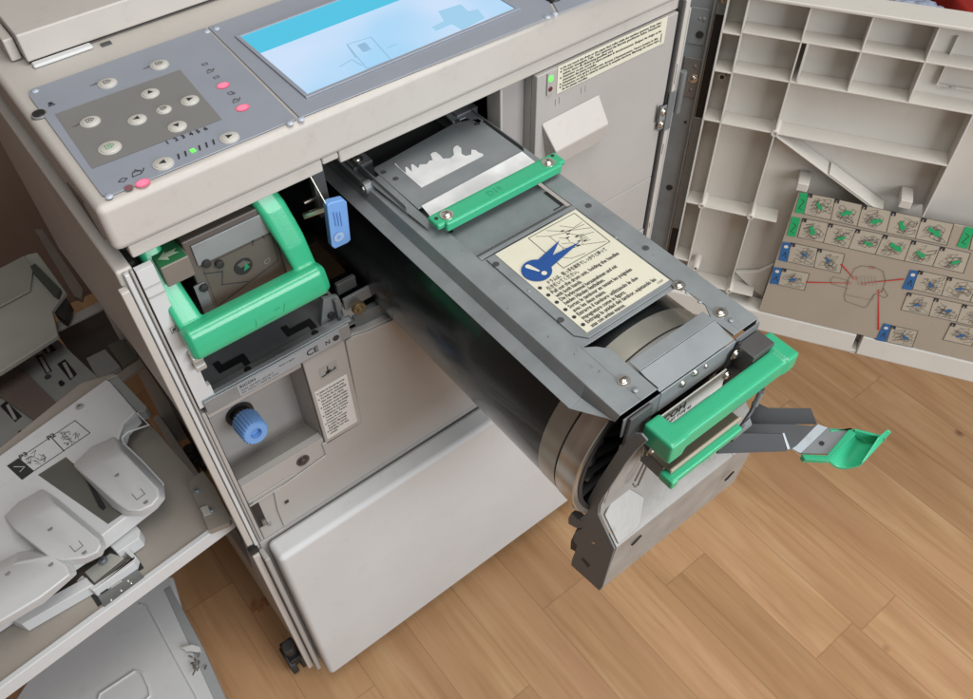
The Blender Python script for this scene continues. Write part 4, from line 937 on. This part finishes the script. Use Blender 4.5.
q = MB(); q.prism([V(.268, -.3865, .945), V(.30, -.3865, .945), V(.30, -.3865, .9965), V(.2725, -.3865, .9965)], (0, .003, 0), steeld); q.box((.2715, -.392, .948), (.279, -.387, .966), black); q.build('corner_block', du, bevel=.0008)
# white name label
q = MB(); q.box((.2995, -.3875, .915), (.403, -.3860, .966), white); M = fr(V(.306, -.388, .9405), (1, 0, 0), (0, 0, 1))
q.text('RICOH', M @ Matrix.Translation((.0, .012, 0)), .0145, ink, width=.042, bold=True); q.text('DRUM UNIT TYPE 45', M @ Matrix.Translation((.0, .004, 0)), .0065, ink, width=.052, bold=True); q.text('C267-17  A3', M @ Matrix.Translation((.0, -.004, 0)), .0055, ink)
q.build('name_label', du, recalc=False)
# black damper block at the right
q = MB(); q.box((.414, -.404, .962), (.444, -.383, .990), mat('block_grey', (.07, .068, .066), .5, noise=.1)); q.prism([V(.398, -.386, .962), V(.414, -.386, .994), V(.418, -.386, .994), V(.418, -.386, .955)], (0, .003, 0), black); q.box((.405, -.392, .940), (.455, -.384, .962), black)
q.build('damper_block', du, bevel=.001)
q = MB(); screw(q, (.4105, -.3868, .982), (0, -1, 0), .0042); screw(q, (.404, -.3885, .957), (0, -1, 0), .0036); split(q, 'front_screw', du); q = MB(); q.tube([V(.434, -.400, .960), V(.438, -.407, .957), V(.444, -.409, .962), V(.447, -.404, .970)], .0011, chrome, 8); q.build('wire_hook', du)
q = MB(); rn = random.Random(21); Mz = fr(V(0, 0, ZT + .0002), (1, 0, 0), (0, 1, 0))
for k in range(22):
    x = rn.choice((rn.uniform(.270, .289), rn.uniform(.424, .444))); y = rn.uniform(-.37, .0); a = rn.uniform(0, 3.1); l = rn.uniform(.001, .006)
    q.line([(x, y), (x + l*math.cos(a)*.6, y + l*math.sin(a))], rn.uniform(.0002, .0006), Mz, rn.choice((steel2, steeld, mat('bare_metal', (.45, .47, .48), .35, metal=.6))))
o = q.build('surface_scratches', du, recalc=False)
# main green handle
q = MB()
q.box((.290, -.4235, .9625), (.452, -.4040, .984), green)
q.box((.2860, -.4245, .9575), (.3060, -.390, .984), green)
q.box((.4395, -.4250, .9640), (.4560, -.389, .986), green)
o = q.build('main_handle', du, angle=60)
rm = o.modifiers.new('merge', 'REMESH'); rm.mode = 'VOXEL'; rm.voxel_size = .0011; sm = o.modifiers.new('soft', 'SMOOTH'); sm.factor = .6; sm.iterations = 34
# lower green handle with a metal lip
q = MB(); q.box((.2890, -.4325, .9290), (.3830, -.4180, .9380), green); q.box((.2870, -.4335, .9260), (.2960, -.4170, .9375), green); o2 = q.build('lower_handle', du, bevel=.0022, seg=3)
q = MB(); q.box((.292, -.4235, .9402), (.386, -.392, .9422), mat('warm_metal_dark', (.24, .19, .145), .3, metal=.5, noise=.1)); q.box((.292, -.4260, .9392), (.386, -.4238, .9450), mat('warm_metal', (.50, .42, .34), .4, metal=.4, noise=.05)); q.box((.300, -.412, .905), (.380, -.385, .925), steel2); q.build('handle_bracket', du, bevel=.0005)
q = MB(); M = fr(V(.328, -.4341, .929), (1, 0, 0), (0, 0, 1)); q.text('D19', M, .006, greend, bold=True); q.build('handle_mark', o2, recalc=False)
# lever: grey channel with green hook, swung out to the right
q = MB(); zv = .868
def LV(px, py, z=zv): return U(px, py, z=z)
dark = steeld
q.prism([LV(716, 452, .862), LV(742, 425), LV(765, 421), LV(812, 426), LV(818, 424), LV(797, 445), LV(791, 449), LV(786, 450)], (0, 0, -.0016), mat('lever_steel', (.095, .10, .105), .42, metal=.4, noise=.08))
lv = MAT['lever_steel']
q.prism([LV(748, 424), LV(817, 424.5), LV(811, 409.5, .884), LV(768, 409, .884), LV(757, 404, .884), LV(752, 402, .886)], (.001, .001, .0006), mat('lever_steel_rear_shaded', (.028, .030, .032), .55, metal=.1))  # rear wall: darkest copy of the lever steel, its shade put into the colour
q.prism([LV(716, 453), LV(786.5, 450.5), LV(781, 433, .884), LV(741, 432.5, .886), LV(725, 440, .884)], (-.0008, -.0012, .0004), mat('lever_steel_front_shaded', (.06, .063, .067), .45, metal=.3))  # front wall: darker copy of the lever steel, shade put into the colour
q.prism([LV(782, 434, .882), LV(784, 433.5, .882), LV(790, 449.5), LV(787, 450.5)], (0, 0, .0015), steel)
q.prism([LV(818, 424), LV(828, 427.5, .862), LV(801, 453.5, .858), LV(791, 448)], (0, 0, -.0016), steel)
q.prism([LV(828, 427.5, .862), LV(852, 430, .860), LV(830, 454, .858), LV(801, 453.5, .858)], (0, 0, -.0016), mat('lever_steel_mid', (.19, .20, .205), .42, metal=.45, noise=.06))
o = q.build('lever_arm', du, bevel=.0005)
q = MB(); zg = .861
q.prism([LV(802, 455, zg), LV(826, 456, zg), LV(849, 429, zg+.001), LV(831, 431.5, zg+.001), LV(829, 428.5, zg+.001), LV(853, 429, zg+.001), LV(856, 434, zg+.001), LV(828, 461, zg), LV(805, 459, zg)], (0, 0, -.005), green)
q.prism([LV(801.5, 454, zg-.0004), LV(824, 455, zg-.0004), LV(829, 455.5, zg-.0004), LV(826, 459, zg-.0004), LV(804, 458, zg-.0004)], (0, 0, -.0085), green)
# curved scoop
A0, A1 = LV(827, 458, zg), LV(853, 431, zg)          # inner edge
E0, E1 = LV(862, 464, zg - .004), LV(884, 440, zg - .004)  # outer low edge
T0, T1 = LV(868, 457, zg - .002), LV(892, 432.5, zg + .006)
NS = 12; secs = []
for i in range(NS + 1):
    t_ = i / NS; dip = -.012 * math.sin(math.pi * min(1, t_)) ; th = V(0, 0, -.0042)
    p0 = A0.lerp(E0, t_) + V(0, 0, dip); p1 = A1.lerp(E1, t_) + V(0, 0, dip); secs.append([p0, p1, p1 + th, p0 + th])
q.sweep(None, secs, green)
q.prism([E0 + V(0,0,-.002), E1 + V(0,0,-.002), LV(892, 432.5, zg + .004), LV(889, 429.5, zg + .006), LV(880, 437, zg + .004)], (-.0020, .0012, .001), green)
NWl = [A1.lerp(E1, k/8) + V(-.0015, -.0015, -.012*math.sin(math.pi*k/8) - .001) for k in range(9)]
q.prism(NWl + [E1 + V(-.0015, -.0015, .006), A1 + V(-.0015, -.0015, .004)], (.0022, .0022, 0), green)
q.build('lever_hook', o, bevel=.0008)
q = MB(); c = LV(822, 443, .8605); q.disc((c.x, c.y), .0026, fr(V(0, 0, .8604), (1, 0, 0), (0, 1, 0)), black, 12); q.build('lever_hole', o, recalc=False)
q = MB(); q.tube([LV(731, 440, .90), LV(743, 424, .90), LV(751, 412, .905), LV(763, 388, .93)], .0022, steeld, 10); q.tube([LV(755, 405, .912), LV(761, 392, .93)], .0030, steel, 10); q.prism([V(.415, -.392, .90), V(.45, -.392, .90), V(.448, -.392, .955), V(.425, -.392, .955)], (0, -.004, 0), steeld); q.prism([LV(733, 440, .895), LV(752, 424, .895), LV(750, 418, .905), LV(735, 432, .9)], (0, 0, -.003), steel)
split(q, 'lever_pivot', du)

# ================================================================== PAPER TABLE on the left
TA = math.radians(6); TU = V(math.cos(TA), math.sin(TA), 0); TV = V(-math.sin(TA), math.cos(TA), 0); ZTab = .55
tb = thing('paper_table', 'beige side table of the machine with a front rail, hinged to its left side', 'tray', (-.2, .1, .53))
E0 = U(228, 517.5, z=ZTab); E0 = V(E0.x, E0.y, ZTab)
def TM(z=0): 
    M = Matrix((TU, TV, V(0,0,1))).transposed().to_4x4(); M.translation = V(E0.x, E0.y, z); return M
q = MB()
q.box((-.62, .003, ZTab-.010), (.004, .30, ZTab), tray, TM()); q.box((-.62, -.006, ZTab-.024), (.004, .0028, ZTab+.0025), shell2, TM())
q.build('table_top', tb, bevel=.0015)
q = MB(); 
q.prism([U(*p, z=ZTab + .012) for p in ((188, 484), (194, 476), (203, 471), (214, 486), (231, 519), (229, 523), (209, 531))], (0, 0, -.010), mat('amber_frosted', (.25, .225, .19), .3, noise=.06))
for px, py in ((197, 491), (211, 511)): screw(q, U(px, py, z=ZTab + .0122), (0, 0, 1), .0042, steel)
q.prism([U(*p, z=ZTab + .016) for p in ((200, 508), (207, 505), (211, 513), (204, 516))], (0, 0, -.003), clear)
q.build('pivot_bracket', tb, bevel=.001)
# --- guide assembly standing on the table
gd = thing('paper_guide', 'cream slanted paper guide block with rounded side pads standing on the side table', 'paper guide', (-.15, .15, ZTab))
ZG = .61
def pg(mb, pts, z, h, m): mb.prism([U(*p, z=z) for p in pts], (0, 0, -h), m)
q = MB()
pg(q, ((-60, 500), (0, 455), (106, 379), (110, 381), (136, 411), (123, 424), (118, 440), (150, 480), (152, 497), (90, 545), (0, 606), (-60, 640)), ZG, .030, shell2)
q.build('guide_body', gd, bevel=.002)
q = MB(); pg(q, ((-60, 489), (-6, 452), (80, 383), (113, 373), (118, 375), (107, 379.5), (0, 455), (-60, 498)), ZG - .003, .03, tray); q.build('rear_lip', gd, bevel=.0015)
q = MB(); pg(q, ((116, 374), (147, 407), (145, 411), (137, 412), (108, 379)), ZG - .008, .02, trayg); q.build('side_flap', gd, bevel=.001)
q = MB(); q.tube([U(*p, z=ZG - .002) for p in ((137, 413), (149, 425), (128, 432), (122, 438), (124, 444), (143, 462), (163, 484), (163, 497))], .0016, shell2, 8); q.build('edge_bead', gd)
q = MB(); pg(q, ((38, 475), (66, 457), (127, 511), (108, 524)), ZG + .0006, .0004, mat('recess_olive', (.10, .10, .085), .45, noise=.1)); q.build('guide_recess', gd)
q = MB(); pg(q, ((82, 472), (86, 474), (106, 507), (103, 510), (99, 507)), ZG + .0022, .0012, black); q.build('recess_arm', gd)
def pad(top, bot, r1=.016):
    q = MB(); H = .016
    Zt = ZG + .026
    T = [U(*p, z=Zt) for p in top]; Bt = [U(*p, z=ZG + .0005) for p in bot]
    n = len(T); q.add(T + Bt, [list(range(n)), list(range(n, 2*n))[::-1]] + [(i, (i+1) % n, n + (i+1) % n, n + i) for i in range(n)], shell2)
    return q
q = pad([(84, 475), (101, 463), (121, 450), (127, 456), (158, 489), (159, 497), (152, 505), (140, 511), (128, 511), (118, 504)],
        [(72, 465), (92, 446), (115, 436), (132, 452), (165, 487), (166, 499), (158, 509), (143, 517), (126, 517), (112, 508)])
p1 = q.build('side_pad', gd, bevel=.003, seg=3)
q = pad([(15, 531), (30, 518), (54, 503), (60, 508), (98, 539), (101, 545), (98, 552), (85, 558), (62, 561), (48, 556)],
        [(3, 517), (18, 502), (43, 488), (58, 498), (103, 536), (107, 546), (103, 556), (87, 564), (60, 567), (44, 560)])
p2 = q.build('side_pad', gd, bevel=.003, seg=3)
q = pad([(-30, 590), (0, 572), (18, 562), (50, 556), (66, 566), (70, 575), (40, 598), (0, 622), (-30, 630)],
        [(-34, 580), (-2, 562), (20, 551), (50, 547), (72, 560), (78, 574), (44, 604), (0, 630), (-34, 640)])
p3 = q.build('side_pad', gd, bevel=.003, seg=3)
def padmark(px, py, par):
    c = U(px, py, z=ZG + .0264); q = MB(); q.disc((c.x, c.y), .0032, fr(V(0, 0, c.z), (1,0,0), (0,1,0)), inkl, 10, r2=.0022); q.line([(c.x-.003, c.y+.001), (c.x+.003, c.y+.002)], .0007, fr(V(0, 0, c.z+.0003), (1,0,0), (0,1,0)), ink); q.build('pad_emblem', par, recalc=False)
for px, py in ((117, 475.5), (146, 502.5)): padmark(px, py, p1)
for px, py in ((50.5, 529.5), (84.5, 553)): padmark(px, py, p2)
for px, py in ((8, 574), (51, 565)): padmark(px, py, p3)
for (px, py), par in (((137, 495), p1), ((75, 547), p2)):
    q = MB(); q.line([pxy(px - 5, py - 1, ZG+.0265), pxy(px, py + 5, ZG+.0265), pxy(px + 8, py - 1, ZG+.0265), pxy(px + 4, py - 6, ZG+.0265)], .0008, fr(V(0, 0, ZG+.0268), (1,0,0), (0,1,0)), inkg); q.build('pad_latch', par, recalc=False)
q = MB(); M0 = fr(V(0, 0, ZG + .0005), (1, 0, 0), (0, 1, 0)); g = q
def lb(px, py): c = U(px, py, z=ZG+.0005); return (c.x, c.y)
q.line([lb(8, 466), lb(75, 420.5), lb(90, 433), lb(34, 471), lb(23, 479)], .0011, M0, ink, True); q.line([lb(51, 437), lb(64, 451)], .0013, M0, ink)
q.face([M0 @ Vector((*lb(*p), .0003)) for p in ((7, 466), (19, 458), (34, 471), (22, 480))], ink)
q.line([lb(14, 467), lb(25, 467), lb(20, 472)], .0009, M0 @ Matrix.Translation((0,0,.0006)), white)
rn = random.Random(8)
for k in range(16):
    for bx, by in ((33, 458), (66, 438)):
        a, c = bx + rn.uniform(-9, 9), by + rn.uniform(-6, 6); q.line([lb(a, c), lb(a + rn.uniform(2, 6), c - rn.uniform(-2, 4)), lb(a + rn.uniform(2, 6), c + rn.uniform(0, 3))], .0006, M0, ink)
TMd = fr(V(0,0,0), (1,0,0), (0,1,0))
a = lb(21, 459.5); q.text('P3', fr(V(a[0], a[1], ZG+.001), TU, TV), .0115, ink, bold=True); a = lb(49, 440.5); q.text('P2', fr(V(a[0], a[1], ZG+.001), TU, TV), .0115, ink, bold=True)
q.build('guide_label', gd, recalc=False)
c = U(80, 407, z=ZG); q = MB(); q.lathe(c, (0, 0, 1), [(0, .0068), (.0008, .006), (.0009, .004)], inner, 20); screw(q, c + V(0,0,.0008), (0, 0, 1), .0036, steel, False); q.build('guide_screw', gd)
# fence bar and clamp at the front of the guide
q = MB()
pg(q, ((8, 619), (86, 577), (92, 585), (22, 625)), ZTab + .022, .021, shell2); pg(q, ((104, 540), (132, 521), (140, 530), (139, 538), (117, 553)), ZTab + .026, .024, shell2)
pg(q, ((-20, 622), (4, 604), (13, 612), (-20, 634)), ZTab + .024, .022, shell2)
split(q, 'fence_bar', gd, bevel=.0015)
q = MB()
pg(q, ((76, 581), (82, 575), (94, 585), (133, 559), (124, 551), (127, 547), (136, 556), (134, 563), (93, 591)), ZTab + .020, .018, shell2); pg(q, ((84, 572), (110, 553), (122, 556), (124, 558), (94, 583)), ZTab + .014, .010, mat('frosted_clamp', (.42, .42, .38), .35, noise=.05))
q.build('clamp', gd, bevel=.0012)
c = U(103, 561, z=ZTab + .015); q = MB(); screw(q, c, (0, 0, 1), .0042, steel); q.build('guide_screw', gd)
q = MB(); pg(q, ((87, 590), (92, 587), (103, 603), (98, 607)), ZTab + .0008, .0004, black); pg(q, ((125, 548), (130, 546), (144, 568), (139, 571)), ZTab + .0008, .0004, black)
pg(q, ((96, 594), (134, 566), (144, 577), (104, 607)), ZTab + .004, .003, mat('clamp_plate', (.2, .205, .2), .4, metal=.5)); split(q, 'clamp_plate', gd)
q = MB()
for px, py in ((111, 600), (121, 590.5), (131, 583), (128, 581)): c = U(px, py, z=ZTab + .004); rivet(q, c, (0, 0, 1), .0018, chrome)
pg(q, ((108, 583), (118, 576), (122, 581), (111, 588)), ZTab + .006, .002, inner); pg(q, ((98, 591), (106, 586), (108, 589), (100, 594)), ZTab + .0062, .002, black); pg(q, ((120, 573), (129, 567), (131, 570), (123, 576)), ZTab + .0062, .002, black)
split(q, 'clamp_rivet', gd)

# ================================================================== RECEIVING TRAY standing lower, behind the guide
rt_ = thing('receiving_tray', 'dim grey paper tray with slotted board standing behind the paper guide', 'paper tray', (-.15, .55, .2))
ZR = .42
q = MB(); q.prism([U(*p, z=ZR) for p in ((-50, 300), (48, 330), (99, 378), (110, 402), (96, 430), (0, 500), (-60, 520))], (0, 0, -.012), trayg); q.build('slotted_board', rt_, bevel=.002)
q = MB()
for a in (((32, 336), (43, 334), (56, 350), (46, 354)), ((35, 356), (42, 354), (52, 371), (46, 374)), ((57, 364), (65, 359), (77, 374), (70, 380)), ((0, 406), (6, 401), (22, 416), (15, 422))):
    q.prism([U(*p, z=ZR + .0012) for p in a], (0, 0, -.0008), black)
    ctr = sum((Vector(p) for p in a), Vector((0, 0))) / 4
    q.prism([U(ctr.x - 5, ctr.y - 6, z=ZR+.004), U(ctr.x - 2, ctr.y - 7.5, z=ZR+.004), U(ctr.x + 6, ctr.y + 7, z=ZR+.004), U(ctr.x + 3, ctr.y + 8.5, z=ZR+.004)], (0, 0, -.0025), inner)
split(q, 'board_slot', rt_)
q = MB(); c = U(37, 321, z=ZR+.0); q.lathe(c + V(0,0,.0), (0,0,1), [(.0, .007), (.002, .006), (.0021, .001)], steeld, 16, cap=False); c = U(48, 377, z=ZR); q.lathe(c, (0,0,1), [(.0, .006), (.002, .005), (.0021, .001)], steeld, 16, cap=False); split(q, 'board_stud', rt_)
q = MB(); ZQ = .50
q.prism([U(*p, z=ZQ) for p in ((-60, 305), (0, 268), (28, 254), (37, 252), (66, 292), (52, 310), (58, 335), (0, 372), (-60, 400))], (0, 0, -.010), mat('tray_green_grey', (.34, .35, .31), .5, noise=.08)); q.build('upper_flap', rt_, bevel=.002)
q = MB(); q.prism([U(*p, z=ZQ + .012) for p in ((30, 266), (35, 263), (60, 288), (57, 296), (52, 293), (33, 272))], (0, 0, -.011), mat('dark_green_part', (.05, .065, .055), .5)); q.prism([U(*p, z=ZQ - .01) for p in ((54, 297), (62, 292), (70, 303), (64, 320), (54, 312))], (0, 0, -.02), black); q.build('flap_hook', rt_, bevel=.001)
q = MB(); q.prism([U(*p, z=ZQ - .04) for p in ((47, 330), (52, 324), (100, 301), (105, 307), (60, 329), (50, 333))], (0, 0, -.006), inner); q.build('rail_strip', rt_, bevel=.001)
q = MB(); q.prism([U(*p, z=ZQ - .14) for p in ((56, 332), (104, 309), (140, 352), (95, 388))], (0, 0, -.01), mat('dark_bracket', (.07, .06, .055), .5, noise=.15)); q.prism([U(*p, z=ZQ - .10) for p in ((86, 358), (105, 349), (120, 366), (98, 380))], (0, 0, -.012), trayg); q.prism([U(*p, z=ZQ - .09) for p in ((107, 345), (124, 338), (138, 357), (122, 366))], (0, 0, -.012), mat('dark_olive', (.11, .11, .09), .5)); split(q, 'tray_bracket', rt_, bevel=.001)
q = MB(); q.prism([U(*p, z=ZQ - .02) for p in ((34, 229), (42, 229), (83, 289), (81, 299), (74, 296))], (0, 0, -.012), mat('tray_brownish', (.20, .17, .145), .5, noise=.06)); q.build('side_strut', rt_, bevel=.001)
q = MB(); q.prism([U(*p, z=ZQ + .006) for p in ((0, 268), (24, 255.5), (33, 268), (30, 290), (0, 306), (-40, 320), (-40, 285))], (0, 0, -.004), mat('clear_flap', (.40, .40, .36), .25, noise=.06, trans=.3)); q.build('clear_flap', rt_, bevel=.001)
q = MB(); q.prism([U(*p, z=ZR + .010) for p in ((-40, 372), (0, 356), (26, 372), (62, 408), (40, 424), (0, 396), (-40, 392))], (0, 0, -.003), mat('pink_clear', (.30, .24, .22), .25, noise=.06, trans=.45)); q.build('clear_flap', rt_, bevel=.001)
for px, py in ((36, 398), (62, 384), (22, 434)): c = U(px, py, z=ZR + .001); q = MB(); q.lathe(c, (0, 0, 1), [(0, .005), (.006, .004), (.0062, .001)], black, 14); q.build('board_stud', rt_)
q = MB(); q.tube([U(*p, z=ZR + .012) for p in ((4, 352), (26, 345), (40, 352))], .0016, clear, 8); q.build('wire_guide', rt_)
q = MB(); q.prism([U(*p, z=.46) for p in ((113, 376), (141, 358), (146, 364), (119, 382))], (0, 0, -.008), tray); q.build('side_strut', rt_, bevel=.001)
q = MB()
for x, y in ((-.30, .45), (-.12, .78)): q.box((x, y, 0.0), (x + .03, y + .03, ZR - .0125), steeld)
split(q, 'tray_leg', rt_)

# ================================================================== WHITE COVER on the floor, lower left
cv = thing('plastic_cover', 'white plastic cover with an embossed rounded outline leaning under the side table', 'cover', (-.25, .1, 0))
ZC = .24
q = MB(); q.prism([U(*p, z=ZC) for p in ((-40, 800), (0, 720), (92, 580), (172, 575), (182, 610), (226, 705), (250, 780))], (0, 0, -.014), shell2); q.build('cover_shell', cv, bevel=.006, seg=3)
q = MB(); q.tube([U(*p, z=ZC + .0005) for p in ((92, 722), (100, 694), (135, 671), (142, 673), (149, 688), (150, 696), (140, 706), (120, 722))], .0022, shell2, 8); q.build('embossed_outline', cv)
q = MB(); q.tube([U(*p, z=ZC + .0005) for p in ((140, 604), (148, 607), (156, 622), (176, 660), (196, 696), (206, 720))], .0016, shell2, 8); q.build('edge_groove', cv)
q = MB(); q.prism([U(*p, z=ZC + .001) for p in ((164, 590), (170, 586), (204, 650), (226, 700), (240, 740), (230, 742), (214, 700))], (0, 0, -.03), mat('clear_edge', (.45, .47, .48), .18, noise=.04, trans=.3)); q.build('clear_strip', cv, bevel=.001)
q = MB(); rn = random.Random(4)
c = U(192, 650, z=ZC + .006)
P = [c + V(-.012, .014, 0), c + V(.004, .006, .004), c + V(.012, -.004, .001), c + V(.010, -.014, 0), c + V(-.002, -.004, .006), c + V(-.008, .002, .002)]
q.prism(P, (0, 0, -.002), white); q.build('torn_tape', cv)
q = MB()
for k in range(14):
    c = U(197 + rn.uniform(-6, 9), 662 + rn.uniform(-6, 10), z=ZC + .004); q.tube([c, c + V(rn.uniform(-.008, .008), rn.uniform(-.008, .008), rn.uniform(-.002, .006))], .0012, mat('frayed_brown', (.10, .08, .07), .6), 6)
q.build('frayed_foam', cv)
q = MB(); q.box((-.50, -.12, 0), (-.47, .20, ZC - .016), shell2); q.box((-.23, .20, 0), (-.20, .23, ZC - .016), shell2); split(q, 'cover_foot', cv)
# bit of litter on the floor
q = MB(); c = U(261, 606, z=0); rn = random.Random(9)
for k in range(9): 
    d = c + V(rn.uniform(-.02, .02), rn.uniform(-.012, .012), 0); q.prism([d, d + V(.012, .002, .001), d + V(.009, .010, .003), d + V(0, .006, .002)], (0, 0, .0012), mat('orange_peel', (.32, .12, .03), .6, noise=.3, nscale=90))
o = q.build('floor_scrap'); o['label'] = 'small orange-brown scrap lying on the wooden floor beside the machine'; o['category'] = 'litter'

# ================================================================== THINGS BEHIND THE DOOR
def crumple(name, label, cat, c, sx, sy, sz, m, seed):
    bm = bmesh.new(); bmesh.ops.create_icosphere(bm, subdivisions=5, radius=1)
    from mathutils import noise as nz
    for v in bm.verts:
        p = v.co.normalized(); k = 1 + .28 * nz.noise(p * 2.2 + V(seed, 0, 0)) + .16 * abs(nz.noise(p * 6 + V(0, seed, 0))) + .06 * nz.noise(p * 17)
        v.co = V(p.x * sx * k, p.y * sy * k, max(-.96 * sz, p.z * sz * k))
    me = bpy.data.meshes.new(name); bm.to_mesh(me); bm.free(); me.materials.append(m); me.shade_smooth(); me.set_sharp_from_angle(angle=math.radians(25))
    o = bpy.data.objects.new(name, me); COL.objects.link(o); o.location = c; o['label'] = label; o['category'] = cat
crumple('rubbish_bag', 'crumpled black plastic bag standing beyond the open door', 'bag', (2.55, .42, .19), .42, .34, .20, blackbag, 1)
crumple('blue_bag', 'pale blue crumpled bag lying on the black bag beyond the door', 'bag', (2.17, .36, .40), .085, .085, .055, bluebag, 5)
q = MB(); M = Matrix.Translation((2.40, .20, 0)) @ Matrix.Rotation(math.radians(-40), 4, 'Z'); q.box((-.17, -.12, 0), (.22, .12, .46), redbag, M); o = q.build('red_box', bevel=.01); o['label'] = 'bright red box beyond the top right of the open door'; o['category'] = 'box'
